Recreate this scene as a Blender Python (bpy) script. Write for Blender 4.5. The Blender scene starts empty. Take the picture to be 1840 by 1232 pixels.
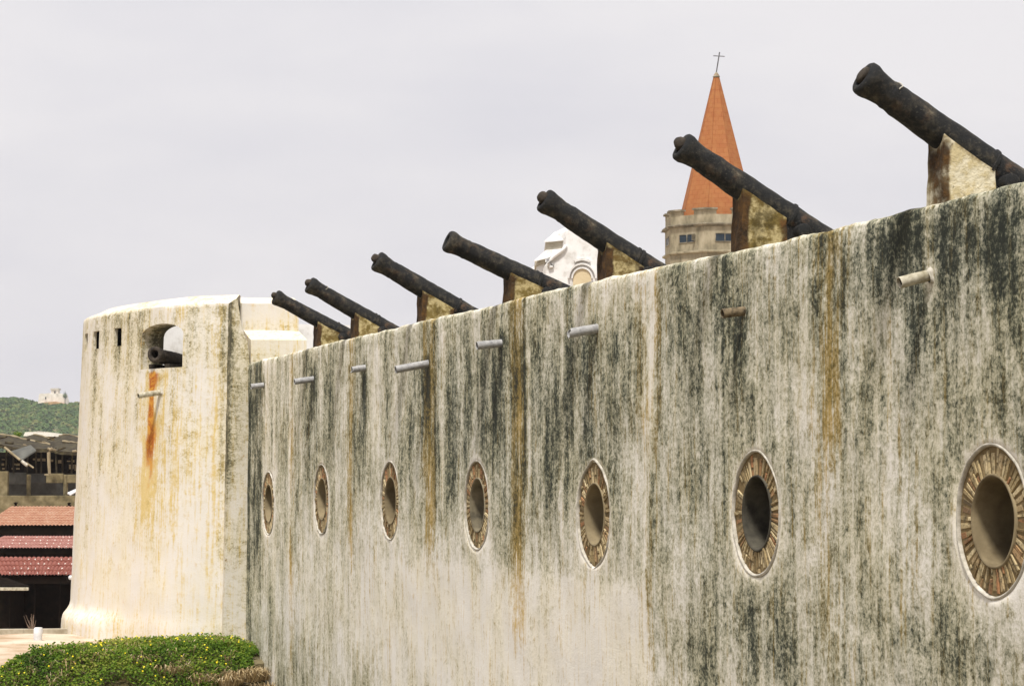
import bpy, bmesh, math, random
from math import radians, sin, cos, tan, atan2, pi, sqrt, exp
from mathutils import Vector, Matrix, noise
random.seed(7)
scene = bpy.context.scene
COL = scene.collection

# ------------------------------------------------------------------ camera
FPX, PW, PH = 4450.0, 1840.0, 1232.0          # focal length in photo pixels, photo size
EYE = Vector((-9.0, 0.0, 8.0))
YAW, PITCH = radians(16.76), radians(3.27)
FWD = Vector((sin(YAW) * cos(PITCH), cos(YAW) * cos(PITCH), sin(PITCH)))
RGT = Vector((cos(YAW), -sin(YAW), 0.0))
UPV = RGT.cross(FWD)
FH = Vector((sin(YAW), cos(YAW), 0.0))
cam_d = bpy.data.cameras.new("camera")
cam_d.sensor_width = 36.0
cam_d.lens = 36.0 * FPX / PW
cam_d.clip_start, cam_d.clip_end = 0.1, 20000.0
cam = bpy.data.objects.new("camera", cam_d)
COL.objects.link(cam)
cam.location = EYE
cam.rotation_euler = FWD.to_track_quat('-Z', 'Y').to_euler()
scene.camera = cam

# ------------------------------------------------------------------ world, sun, exposure
SUN_DIR = Vector((-0.22, -0.40, 0.89)).normalized()     # towards the sun
world = bpy.data.worlds.new("World")
scene.world = world
world.use_nodes = True
wt = world.node_tree
wt.nodes.clear()
w_out = wt.nodes.new('ShaderNodeOutputWorld')
w_bg = wt.nodes.new('ShaderNodeBackground')
w_sky = wt.nodes.new('ShaderNodeTexSky')
w_sky.sky_type = 'NISHITA'
w_sky.sun_disc = False
w_sky.sun_elevation = math.asin(SUN_DIR.z)
w_sky.sun_rotation = atan2(SUN_DIR.x, SUN_DIR.y)
w_sky.dust_density = 6.0
w_sky.air_density = 1.2
w_mix = wt.nodes.new('ShaderNodeMix'); w_mix.data_type = 'RGBA'
w_tc = wt.nodes.new('ShaderNodeTexCoord')
w_map = wt.nodes.new('ShaderNodeMapping'); w_map.inputs['Scale'].default_value = (2.2, 2.2, 6.0)
w_n = wt.nodes.new('ShaderNodeTexNoise'); w_n.inputs['Scale'].default_value = 1.6; w_n.inputs['Detail'].default_value = 5.0
w_r = wt.nodes.new('ShaderNodeValToRGB')
w_r.color_ramp.elements[0].position = 0.40; w_r.color_ramp.elements[0].color = (6.80, 6.68, 7.10, 1)
w_r.color_ramp.elements[1].position = 0.60; w_r.color_ramp.elements[1].color = (7.85, 7.62, 7.76, 1)
wt.links.new(w_tc.outputs['Generated'], w_map.inputs['Vector'])
wt.links.new(w_map.outputs['Vector'], w_n.inputs['Vector'])
wt.links.new(w_n.outputs['Fac'], w_r.inputs['Fac'])
w_mix.inputs[0].default_value = 0.93
wt.links.new(w_sky.outputs['Color'], w_mix.inputs[6])
wt.links.new(w_r.outputs['Color'], w_mix.inputs[7])
wt.links.new(w_mix.outputs[2], w_bg.inputs['Color'])
w_bg.inputs['Strength'].default_value = 0.10
wt.links.new(w_bg.outputs[0], w_out.inputs['Surface'])
sun_d = bpy.data.lights.new("sun", 'SUN')
sun_d.energy = 4.4
sun_d.angle = radians(9.0)
sun_d.color = (1.0, 0.96, 0.90)
sun = bpy.data.objects.new("sun", sun_d)
COL.objects.link(sun)
sun.location = (0, 0, 60)
sun.rotation_euler = SUN_DIR.to_track_quat('Z', 'Y').to_euler()
vs = scene.view_settings
vs.view_transform = 'Standard'; vs.look = 'None'; vs.exposure = 0.18; vs.gamma = 1.0; vs.use_curve_mapping = False

# ------------------------------------------------------------------ surveying helpers (photo measurements -> places)
def ray(px, py):
    return FWD * FPX + RGT * (px - PW / 2) - UPV * (py - PH / 2)
def on_x(px, py, x0=0.0):
    d = ray(px, py); return EYE + d * ((x0 - EYE.x) / d.x)
def on_y(px, py, y0):
    d = ray(px, py); return EYE + d * ((y0 - EYE.y) / d.y)
def at(px, py, Z):
    d = ray(px, py); return EYE + d * (Z / d.dot(FH))
def cam_xy(X, Z):
    p = EYE + RGT * X + FH * Z; return p.x, p.y
def to_px(p):
    v = p - EYE; z = v.dot(FWD)
    return PW / 2 + FPX * v.dot(RGT) / z, PH / 2 - FPX * v.dot(UPV) / z
def nz(*a):
    return noise.noise(Vector(a))
def fbm(x, y, z, o=4):
    return noise.fractal(Vector((x, y, z)), 1.0, 2.0, o)
def smooth(a, b, x):
    t = max(0.0, min(1.0, (x - a) / (b - a))) if a != b else float(x > a)
    return t * t * (3 - 2 * t)

# ------------------------------------------------------------------ object helpers
def link(name, me, parent=None):
    o = bpy.data.objects.new(name, me)
    COL.objects.link(o)
    if parent is not None:
        o.parent = parent
        o.matrix_parent_inverse = Matrix.Identity(4)
    return o
def tag(o, label=None, cat=None, group=None, kind=None):
    if label: o['label'] = label
    if cat: o['category'] = cat
    if group: o['group'] = group
    if kind: o['kind'] = kind
    return o
def empty(name, loc, label, cat, group=None, kind=None):
    o = link(name, None)
    o.location = loc
    return tag(o, label, cat, group, kind)

class MB:
    """collects points and faces, then links them as one mesh"""
    def __init__(s): s.v, s.f, s.a = [], [], {}
    def add(s, vs, fs):
        b = len(s.v); s.v += [Vector(p) for p in vs]; s.f += [[i + b for i in f] for f in fs]; return b
    def box(s, x0, x1, y0, y1, z0, z1, M=None):
        vs = [Vector((x, y, z)) for x in (x0, x1) for y in (y0, y1) for z in (z0, z1)]
        if M: vs = [M @ v for v in vs]
        s.add(vs, [[0, 1, 3, 2], [4, 6, 7, 5], [0, 4, 5, 1], [2, 3, 7, 6], [0, 2, 6, 4], [1, 5, 7, 3]])
    def prism(s, poly, d):
        n = len(poly); d = Vector(d)
        vs = [Vector(p) for p in poly] + [Vector(p) + d for p in poly]
        s.add(vs, [list(range(n))[::-1], list(range(n, 2 * n))] + [[i, (i + 1) % n, n + (i + 1) % n, n + i] for i in range(n)])
    def tube(s, pts, r, seg=8, cap=True):
        pts = [Vector(p) for p in pts]
        rr = r if isinstance(r, (list, tuple)) else [r] * len(pts)
        vs = []
        for i, p in enumerate(pts):
            t = (pts[min(i + 1, len(pts) - 1)] - pts[max(i - 1, 0)]).normalized()
            u = t.cross(Vector((0, 0, 1)) if abs(t.z) < .95 else Vector((1, 0, 0))).normalized(); w = t.cross(u)
            vs += [p + (u * cos(2 * pi * k / seg) + w * sin(2 * pi * k / seg)) * rr[i] for k in range(seg)]
        fs = []
        for i in range(len(pts) - 1):
            for k in range(seg):
                a, b = i * seg + k, i * seg + (k + 1) % seg
                fs.append([a, b, b + seg, a + seg])
        if cap: fs += [list(range(seg))[::-1], [(len(pts) - 1) * seg + k for k in range(seg)]]
        s.add(vs, fs)
    def build(s, name, mat, parent=None, smooth_sh=False, bevel=0.0, attrs=None, seg=2, ang=None):
        off = Vector((0, 0, 0))
        if parent is not None:
            p = parent
            while p is not None: off += p.location; p = p.parent
        me = bpy.data.meshes.new(name)
        me.from_pydata([tuple(v - off) for v in s.v], [], s.f)
        me.update()
        bm = bmesh.new(); bm.from_mesh(me)
        if bevel > 0:
            bmesh.ops.remove_doubles(bm, verts=bm.verts, dist=1e-5)
            bmesh.ops.bevel(bm, geom=[e for e in bm.edges if len(e.link_faces) == 2 and e.calc_face_angle(0) > 0.5],
                            offset=bevel, segments=seg, affect='EDGES', profile=0.6)
        bmesh.ops.recalc_face_normals(bm, faces=bm.faces) if attrs is None else None
        bm.to_mesh(me); bm.free()
        if attrs:
            for k, vals in attrs.items():
                at_ = me.attributes.new(k, 'FLOAT', 'POINT')
                at_.data.foreach_set('value', vals)
        if smooth_sh:
            me.polygons.foreach_set('use_smooth', [True] * len(me.polygons))
            if ang: me.set_sharp_from_angle(angle=ang)
        me.materials.append(mat)
        return link(name, me, parent)

# ------------------------------------------------------------------ material helpers
class NT:
    def __init__(s, name):
        s.m = bpy.data.materials.new(name); s.m.use_nodes = True
        s.t = s.m.node_tree; s.t.nodes.clear()
        s.out = s.t.nodes.new('ShaderNodeOutputMaterial')
        s.b = s.t.nodes.new('ShaderNodeBsdfPrincipled')
        s.t.links.new(s.b.outputs[0], s.out.inputs['Surface'])
        s.b.inputs['Specular IOR Level'].default_value = 0.25
        s.tc = s.t.nodes.new('ShaderNodeTexCoord')
    def L(s, a, b): s.t.links.new(a, b)
    def coord(s, sc=(1, 1, 1), src='Object'):
        m = s.t.nodes.new('ShaderNodeMapping'); m.inputs['Scale'].default_value = sc
        s.L(s.tc.outputs[src], m.inputs['Vector']); return m.outputs[0]
    def noise(s, scale, detail=4, rough=0.55, vec=None, dist=0.0):
        n = s.t.nodes.new('ShaderNodeTexNoise')
        n.inputs['Scale'].default_value = scale; n.inputs['Detail'].default_value = detail
        n.inputs['Roughness'].default_value = rough; n.inputs['Distortion'].default_value = dist
        s.L(vec if vec is not None else s.tc.outputs['Object'], n.inputs['Vector']); return n.outputs['Fac']
    def attr(s, name):
        a = s.t.nodes.new('ShaderNodeAttribute'); a.attribute_name = name; return a.outputs['Fac']
    def math(s, op, a, b=None, clamp=False):
        n = s.t.nodes.new('ShaderNodeMath'); n.operation = op; n.use_clamp = clamp
        for i, x in enumerate((a, b)):
            if x is None: continue
            if isinstance(x, (int, float)): n.inputs[i].default_value = x
            else: s.L(x, n.inputs[i])
        return n.outputs[0]
    def rng(s, x, a, b, c=0.0, d=1.0, smooth_=True):
        n = s.t.nodes.new('ShaderNodeMapRange'); n.interpolation_type = 'SMOOTHSTEP' if smooth_ else 'LINEAR'
        s.L(x, n.inputs[0])
        for i, v in enumerate((a, b, c, d)):
            if isinstance(v, (int, float)): n.inputs[i + 1].default_value = v
            else: s.L(v, n.inputs[i + 1])
        return n.outputs[0]
    def mix(s, fac, a, b, mode='MIX'):
        n = s.t.nodes.new('ShaderNodeMix'); n.data_type = 'RGBA'; n.blend_type = mode
        if isinstance(fac, (int, float)): n.inputs[0].default_value = fac
        else: s.L(fac, n.inputs[0])
        for i, x in ((6, a), (7, b)):
            if isinstance(x, tuple): n.inputs[i].default_value = (*x, 1.0) if len(x) == 3 else x
            else: s.L(x, n.inputs[i])
        return n.outputs[2]
    def ramp(s, fac, stops):
        n = s.t.nodes.new('ShaderNodeValToRGB'); e = n.color_ramp.elements
        while len(e) < len(stops): e.new(0.5)
        for k, (p, c) in enumerate(stops): e[k].position = p; e[k].color = (*c, 1.0)
        s.L(fac, n.inputs[0]); return n.outputs[0]
    def bump(s, h, strength=0.4, dist=0.02):
        n = s.t.nodes.new('ShaderNodeBump'); n.inputs['Strength'].default_value = strength; n.inputs['Distance'].default_value = dist
        s.L(h, n.inputs['Height']); s.L(n.outputs[0], s.b.inputs['Normal'])
    def done(s, col, rough=0.9, metal=0.0, spec=None):
        if isinstance(col, tuple): s.b.inputs['Base Color'].default_value = (*col, 1)
        else: s.L(col, s.b.inputs['Base Color'])
        if isinstance(rough, (int, float)): s.b.inputs['Roughness'].default_value = rough
        else: s.L(rough, s.b.inputs['Roughness'])
        s.b.inputs['Metallic'].default_value = metal
        if spec is not None: s.b.inputs['Specular IOR Level'].default_value = spec
        return s.m

def mottled(name, c0, c1, scale=4.0, rough=0.9, bump=0.3, bd=0.01, c2=None, detail=6, metal=0.0, spec=None, sc=(1, 1, 1)):
    n = NT(name); v = n.coord(sc)
    f = n.noise(scale, detail, 0.62, v)
    stops = [(0.32, c0), (0.68, c1)] if c2 is None else [(0.30, c0), (0.52, c1), (0.72, c2)]
    col = n.ramp(f, stops)
    if bump: n.bump(n.noise(scale * 5, 5, 0.6, v), bump, bd)
    return n.done(col, rough, metal, spec)

def plaster(name, stops, ochre_c, streak=1.0, rust=False, bump=0.5, amp=1.0, solid=(0.31, 0.22, 0.065), grit=1.0, warmth=0.62):
    """weathered lime plaster: attributes dark / ochre / pale say where stains and some painted light and shade are, noise breaks them up"""
    n = NT(name)
    st = n.noise(1.5, 8, 0.66, n.coord((3.6, 3.6, 0.85)), 0.7)       # streaks
    st2 = n.noise(2.2, 6, 0.65, n.coord((8.0, 8.0, 0.38)), 0.3)           # thin runs
    mo = n.noise(5.5, 9, 0.74, n.coord((1, 1, 1.15)), 0.5)           # mottles
    st3 = n.noise(2.0, 5, 0.65, n.coord((2.3, 2.3, 0.08)), 0.3)          # runs the height of the wall
    big = n.noise(1.1, 4, 0.6, n.coord((1, 1, 0.7)))
    fi = n.noise(17.0, 6, 0.76, n.coord((1, 1, 1.35)), 0.4)               # lichen specks
    pit = n.noise(55.0, 3, 0.6, n.coord((1, 1, 0.7)))
    D, O, P = n.attr('dark'), n.attr('ochre'), n.attr('pale')
    def term(x, k): return n.math('MULTIPLY', n.math('SUBTRACT', x, 0.5), k)
    nn = n.math('ADD', n.math('ADD', term(st, 0.60 * streak), term(mo, 1.20)), n.math('ADD', term(st2, 0.30 * streak), n.math('ADD', term(big, 1.0), term(st3, 0.8 * streak))))
    nn = n.math('ADD', nn, n.math('ADD', term(fi, 1.05 * grit), term(pit, 0.45 * grit)))
    nn = n.math('MULTIPLY', nn, amp)
    g = n.math('ADD', n.math('ADD', nn, 0.5), n.math('MULTIPLY', n.math('SUBTRACT', D, P), 0.50))
    c = n.ramp(g, stops)
    warm = n.rng(n.math('ADD', n.math('MULTIPLY', big, 0.6), n.math('MULTIPLY', st2, 0.4)), 0.40, 0.60, 0.1 * warmth, 0.75 * warmth)
    c = n.mix(warm, c, n.mix(1.0, c, (1.0, 0.94, 0.72), 'MULTIPLY'))
    o = n.math('ADD', O, n.math('ADD', n.math('ADD', term(st2, 3.4), term(mo, 2.2)), term(fi, 1.4)))
    o1 = n.rng(o, 0.15, 1.15, 0.0, 0.90)
    c = n.mix(o1, c, n.mix(0.42, n.mix(1.0, c, ochre_c, 'MULTIPLY'), solid))
    if rust:
        R = n.attr('rust')
        r1 = n.rng(n.math('ADD', R, n.math('ADD', term(st, 1.4), term(mo, 1.2))), 0.18, 0.72, 0, 0.97)
        c = n.mix(r1, c, n.mix(n.rng(mo, 0.42, 0.60), (0.33, 0.085, 0.012), (0.55, 0.26, 0.04)))
    dk = n.rng(g, 0.80, 1.02, 0, 0.9)
    c = n.mix(dk, c, stops[-1][1])
    h = n.math('ADD', n.math('MULTIPLY', mo, 0.7), n.math('ADD', n.math('MULTIPLY', fi, 0.45), n.math('MULTIPLY', pit, 0.15)))
    n.bump(h, bump, 0.02)
    return n.done(c, 0.93, spec=0.15)

M = {}
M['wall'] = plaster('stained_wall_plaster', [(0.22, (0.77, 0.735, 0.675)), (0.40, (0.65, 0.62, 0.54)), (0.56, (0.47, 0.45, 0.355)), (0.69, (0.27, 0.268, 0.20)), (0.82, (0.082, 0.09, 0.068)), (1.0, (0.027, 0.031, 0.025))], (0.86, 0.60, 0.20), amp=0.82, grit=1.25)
M['bastion'] = plaster('bastion_plaster', [(0.26, (0.66, 0.625, 0.575)), (0.48, (0.615, 0.575, 0.49)), (0.64, (0.45, 0.415, 0.32)), (0.76, (0.25, 0.235, 0.165)), (0.92, (0.08, 0.075, 0.05))], (0.95, 0.77, 0.36), 0.75, True, 0.4, 0.85, (0.54, 0.41, 0.16), 1.3, 0.75)
M['white'] = mottled('whitewash', (0.46, 0.44, 0.40), (0.69, 0.68, 0.66), 2.6, 0.9, 0.4, c2=(0.75, 0.745, 0.73))
M['rim'] = mottled('pale_rim_plaster', (0.28, 0.26, 0.20), (0.60, 0.56, 0.49), 9.0, 0.9, 0.5)
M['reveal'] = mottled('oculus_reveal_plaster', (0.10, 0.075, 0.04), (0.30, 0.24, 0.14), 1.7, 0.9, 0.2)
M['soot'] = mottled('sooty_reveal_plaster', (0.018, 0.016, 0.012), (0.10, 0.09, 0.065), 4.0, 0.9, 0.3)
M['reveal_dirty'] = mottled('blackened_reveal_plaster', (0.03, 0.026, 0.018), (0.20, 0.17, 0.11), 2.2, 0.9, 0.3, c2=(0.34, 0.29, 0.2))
M['void'] = mottled('interior_shade', (0.012, 0.011, 0.01), (0.02, 0.018, 0.016), 3.0, 1.0, 0.0)  # near-black colour stands for the shade inside openings
M['mortar'] = mottled('brick_mortar', (0.035, 0.03, 0.018), (0.15, 0.12, 0.065), 14.0, 0.95, 0.5)
def brick_mat():
    n = NT('old_brick')
    f = n.attr('rnd'); mo = n.noise(26.0, 5, 0.6)
    c = n.ramp(f, [(0.0, (0.16, 0.11, 0.05)), (0.22, (0.40, 0.31, 0.165)), (0.5, (0.55, 0.45, 0.27)), (0.74, (0.32, 0.225, 0.115)), (0.92, (0.38, 0.19, 0.09)), (1.0, (0.13, 0.10, 0.06))])
    c = n.mix(n.rng(mo, 0.46, 0.72), c, (0.10, 0.08, 0.045))
    n.bump(mo, 0.8, 0.012)
    return n.done(c, 0.92, spec=0.15)
M['brick'] = brick_mat()
def iron_mat():
    n = NT('rusted_cannon_iron')
    a = n.noise(7.0, 8, 0.68); b = n.noise(2.2, 6, 0.6); f = n.noise(40.0, 5, 0.7)
    c = n.ramp(a, [(0.34, (0.005, 0.006, 0.007)), (0.50, (0.012, 0.012, 0.0115)), (0.60, (0.040, 0.035, 0.026)), (0.72, (0.13, 0.11, 0.075))])
    c = n.mix(n.math('MULTIPLY', n.rng(b, 0.55, 0.72, 0, 0.7), n.rng(a, 0.46, 0.62)), c, (0.12, 0.048, 0.016))
    c = n.mix(n.math('MULTIPLY', n.rng(f, 0.56, 0.70), 0.6), c, (0.11, 0.095, 0.072))
    n.bump(n.math('ADD', n.math('MULTIPLY', a, 1.2), n.math('MULTIPLY', f, 0.5)), 0.9, 0.02)
    return n.done(c, 0.82, spec=0.3)
M['iron'] = iron_mat()
M['plug'] = mottled('muzzle_plug', (0.012, 0.011, 0.010), (0.07, 0.055, 0.04), 14.0, 0.9, 0.7)
def support_mat(name, base, base2):
    n = NT(name)
    a = n.noise(8.0, 7, 0.66); b = n.noise(4.0, 5, 0.6); f = n.noise(30, 4, 0.6)
    R = n.attr('rust')
    c = n.mix(n.rng(a, 0.40, 0.58), base, base2)
    c = n.mix(n.rng(n.noise(2.6, 6, 0.7), 0.52, 0.64, 0, 0.75), c, tuple(k * 0.3 for k in base2))
    c = n.mix(n.rng(f, 0.60, 0.75, 0, 0.7), c, (0.12, 0.10, 0.05))
    rr = n.rng(n.math('ADD', n.math('MULTIPLY', b, 0.7), n.math('MULTIPLY', R, 0.6)), 0.55, 0.80)
    c = n.mix(rr, c, n.ramp(a, [(0.35, (0.024, 0.016, 0.010)), (0.52, (0.055, 0.032, 0.015)), (0.70, (0.12, 0.062, 0.020))]))
    n.bump(n.math('ADD', a, n.math('MULTIPLY', f, 0.4)), 0.8, 0.03)
    return n.done(c, 0.92, spec=0.15)
M['support'] = support_mat('mossy_support_plaster', (0.40, 0.33, 0.17), (0.15, 0.11, 0.035))
M['support_pale'] = support_mat('pale_support_plaster', (0.64, 0.58, 0.43), (0.48, 0.40, 0.23))
M['pipe'] = mottled('grey_plastic_pipe', (0.20, 0.20, 0.205), (0.42, 0.415, 0.405), 18.0, 0.55, 0.1)
M['pipe_rusty'] = mottled('rusty_pipe', (0.03, 0.022, 0.014), (0.26, 0.20, 0.12), 16.0, 0.8, 0.4)
M['pipe_pale'] = mottled('limed_pipe', (0.22, 0.19, 0.12), (0.58, 0.54, 0.43), 12.0, 0.7, 0.3)
M['bore'] = mottled('bore_black', (0.006, 0.006, 0.006), (0.012, 0.011, 0.010), 4.0, 1.0, 0.0)

# ================================================================== THE CURTAIN WALL
OC = [(481.5, 904, 1.0), (577, 896.5, 1.0), (700, 899, 1.0), (856, 907, 1.0), (1066, 924, 1.0), (1357, 922, 1.0), (1782, 936, 1.0)]
R_OUT, R_IN = 0.575, 0.352
oc = [on_x(px, py, 0) for px, py, _ in OC]
for k in range(2):                                   # the same bay repeats on towards the camera, outside the frame
    oc.append(Vector((0, oc[6].y - (oc[5].y - oc[6].y) * (k + 1), oc[6].z)))
oc.sort(key=lambda p: p.y)
Y_END = on_x(444, 870, 0).y
Y_START = oc[0].y - 3.0
ZC = sum(p.z for p in oc) / len(oc)
HS = 0.85
Z_BOT = 0.5
top_px = [(443, 653), (472, 645), (520, 634), (560, 623), (600, 613), (650, 602), (700, 590), (750, 577), (800, 566), (850, 555.5), (900, 544),
          (960, 527), (1030, 511), (1100, 496), (1185, 477), (1310, 452), (1400, 432), (1480, 413), (1530, 400), (1600, 384), (1660, 369), (1720, 354), (1780, 339), (1840, 322)]
top_pts = sorted([(on_x(a, b, 0).y, on_x(a, b, 0).z) for a, b in top_px])
def wall_top(y):
    if y <= top_pts[0][0]: return top_pts[0][1]
    for (a, za), (b, zb) in zip(top_pts, top_pts[1:]):
        if y <= b: return za + (zb - za) * (y - a) / (b - a)
    return top_pts[-1][1]

# stains: vertical runs (px, top, bottom, width, dark, ochre, pale) and patches, measured on the photo and laid out along the wall
RUNS = [
    (446, 655, 1180, 16, .55, 0, 0), (462, 640, 1010, 12, .6, .1, 0), (452, 730, 1010, 26, .5, 0, 0), (467, 660, 1100, 5, .7, 0, 0),
    (478, 650, 840, 10, -.1, 0, .5), (492, 650, 1230, 6, 0, 0, .4), (525, 635, 1232, 7, 0, 1.1, .1), (521, 660, 1232, 4, 0, 0, .5), (535, 820, 1180, 7, .3, .2, 0),
    (552, 640, 880, 14, .15, .1, 0), (566, 660, 900, 10, .45, 0, 0), (590, 660, 830, 12, .3, 0, 0), (606, 620, 800, 12, .2, .1, 0),
    (630, 610, 1000, 11, .05, 1.2, 0), (646, 600, 660, 6, .5, .2, 0), (655, 680, 860, 6, .6, 0, 0), (672, 640, 820, 18, -.1, 0, .4), (692, 610, 790, 5, .55, 0, 0),
    (720, 720, 900, 12, .25, 0, .1), (742, 640, 830, 14, .2, 0, 0), (764, 572, 860, 7, .5, .6, 0), (772, 568, 980, 16, .10, 1.5, 0), (781, 575, 1000, 5, .7, .5, 0), (797, 600, 900, 8, -.1, .2, .35),
    (812, 640, 920, 22, .4, .0, 0), (838, 700, 900, 18, .35, 0, 0), (870, 630, 830, 22, .25, .0, 0), (893, 640, 1000, 10, .1, 0, .15), (905, 760, 1000, 18, .35, .1, 0),
    (922, 540, 900, 8, .5, .8, 0), (931, 536, 1140, 20, .10, 1.6, 0), (942, 535, 860, 6, .85, .4, 0), (951, 640, 900, 7, -.2, 0, .6),
    (975, 640, 930, 22, .45, 0, 0), (979, 660, 1060, 4, 0, 0, .5), (1009, 560, 980, 6, -.2, 0, .8), (1022, 525, 610, 22, .75, 0, 0), (1012, 525, 600, 7, .4, 0, 0), (1024, 640, 780, 12, .5, 0, 0),
    (1050, 600, 690, 10, .4, 0, 0), (1075, 600, 740, 10, -.1, .1, .35), (1060, 700, 800, 26, .4, 0, 0), (1104, 610, 760, 16, .55, 0, 0), (1125, 690, 830, 14, .35, 0, 0), (1098, 740, 840, 26, .35, 0, 0),
    (1152, 480, 760, 9, 0, 1.0, 0), (1160, 480, 760, 5, 0, .5, .2), (1172, 480, 900, 14, -.3, .1, .9), (1183, 475, 800, 8, 0, 1.3, 0), (1188, 475, 740, 5, .5, .5, 0), (1168, 740, 1232, 8, .3, .8, 0), (1160, 760, 1000, 12, -.1, .1, .3),
    (1215, 480, 640, 34, .35, 0, 0), (1250, 500, 760, 24, .25, 0, 0), (1300, 470, 620, 20, .2, 0, .0), (1345, 560, 640, 18, .3, .2, 0),
    (1395, 440, 760, 40, -.05, 0, .05), (1476, 420, 520, 14, .5, .4, 0), (1490, 418, 820, 46, .12, .8, 0), (1476, 425, 600, 8, .35, .3, 0), (1497, 430, 760, 9, .2, .7, 0), (1512, 430, 800, 10, .1, .4, 0), (1485, 760, 1232, 26, 0, .45, 0), (1522, 410, 1232, 5, .55, .1, 0), (1530, 430, 700, 14, .2, 0, .15),
    (1600, 395, 480, 60, .35, 0, 0), (1640, 390, 560, 26, .55, 0, 0), (1652, 500, 650, 18, .75, 0, 0), (1636, 520, 640, 14, .35, 0, 0), (1676, 400, 540, 10, -.2, .1, .45), (1720, 360, 560, 60, .5, 0, 0), (1800, 340, 520, 60, .55, 0, 0),
    (1630, 700, 1232, 26, .25, 0, 0), (1660, 900, 1232, 24, .35, 0, 0), (1745, 560, 800, 26, .15, 0, 0),
    (1340, 1040, 1232, 30, .35, 0, 0), (1245, 1120, 1232, 18, .3, 0, 0), (1055, 1080, 1232, 10, .35, 0, 0), (1015, 1000, 1150, 10, .25, 0, 0), (730, 1080, 1210, 8, .4, 0, 0), (566, 1120, 1225, 5, .5, 0, 0), (607, 1000, 1100, 4, .3, 0, 0), (508, 1000, 1150, 6, .3, 0, 0), (487, 1080, 1200, 8, .55, 0, 0),
]
PATCH = [  # px, py, half width px, half height px, dark, ochre, pale
    (820, 740, 110, 110, .20, 0, 0), (1010, 720, 120, 130, .20, 0, 0), (560, 760, 90, 90, .05, 0, 0), (860, 1130, 260, 110, -.05, 0, .55), (620, 1090, 150, 130, -.05, 0, .40),
    (1080, 1150, 80, 90, -.05, 0, .60), (1300, 600, 110, 120, .12, 0, 0), (1700, 440, 170, 90, .25, 0, 0), (1600, 500, 60, 60, .2, 0, 0), (1420, 720, 90, 100, -.1, 0, .1), (1770, 620, 90, 70, -.05, 0, .05),
    (1110, 870, 45, 40, .25, .1, 0), (1140, 870, 25, 60, -.1, .1, .35), (1350, 1120, 90, 60, .15, 0, 0), (1550, 950, 120, 130, -.1, .05, .12), (1230, 1180, 50, 50, .25, 0, 0), (1390, 1190, 50, 40, .3, 0, 0), (1740, 1180, 80, 60, .1, 0, 0),
    (1640, 440, 70, 60, .30, 0, 0), (1648, 600, 26, 90, .35, 0, 0), (1790, 450, 60, 70, .22, 0, 0), (1672, 490, 14, 26, -.2, .15, .5), (1590, 450, 30, 30, .2, 0, 0),
    (1250, 880, 60, 160, .08, 0, 0), (960, 900, 60, 90, .10, 0, 0), (1040, 560, 60, 40, -.05, .1, .2), (1110, 520, 60, 50, -.05, .05, .25), (700, 720, 60, 100, 0, 0, .15),
]
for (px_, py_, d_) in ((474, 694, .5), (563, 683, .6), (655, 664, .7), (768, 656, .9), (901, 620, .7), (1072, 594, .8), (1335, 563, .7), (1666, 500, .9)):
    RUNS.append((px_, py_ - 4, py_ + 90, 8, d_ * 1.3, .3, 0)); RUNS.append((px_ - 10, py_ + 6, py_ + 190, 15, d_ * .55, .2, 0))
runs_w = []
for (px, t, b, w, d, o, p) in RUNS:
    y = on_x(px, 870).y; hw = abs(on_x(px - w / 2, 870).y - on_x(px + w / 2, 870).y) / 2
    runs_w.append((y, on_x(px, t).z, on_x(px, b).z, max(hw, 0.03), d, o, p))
pat_w = []
for (px, py, w, h, d, o, p) in PATCH:
    c = on_x(px, py); hw = abs(on_x(px - w, py).y - on_x(px + w, py).y) / 2; hh = abs(on_x(px, py - h).z - on_x(px, py + h).z) / 2
    pat_w.append((c.y, c.z, hw, hh, d, o, p))
EDGE_Y, EDGE_Z = on_x(1166, 1050).y, on_x(1166, 1055).z
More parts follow.
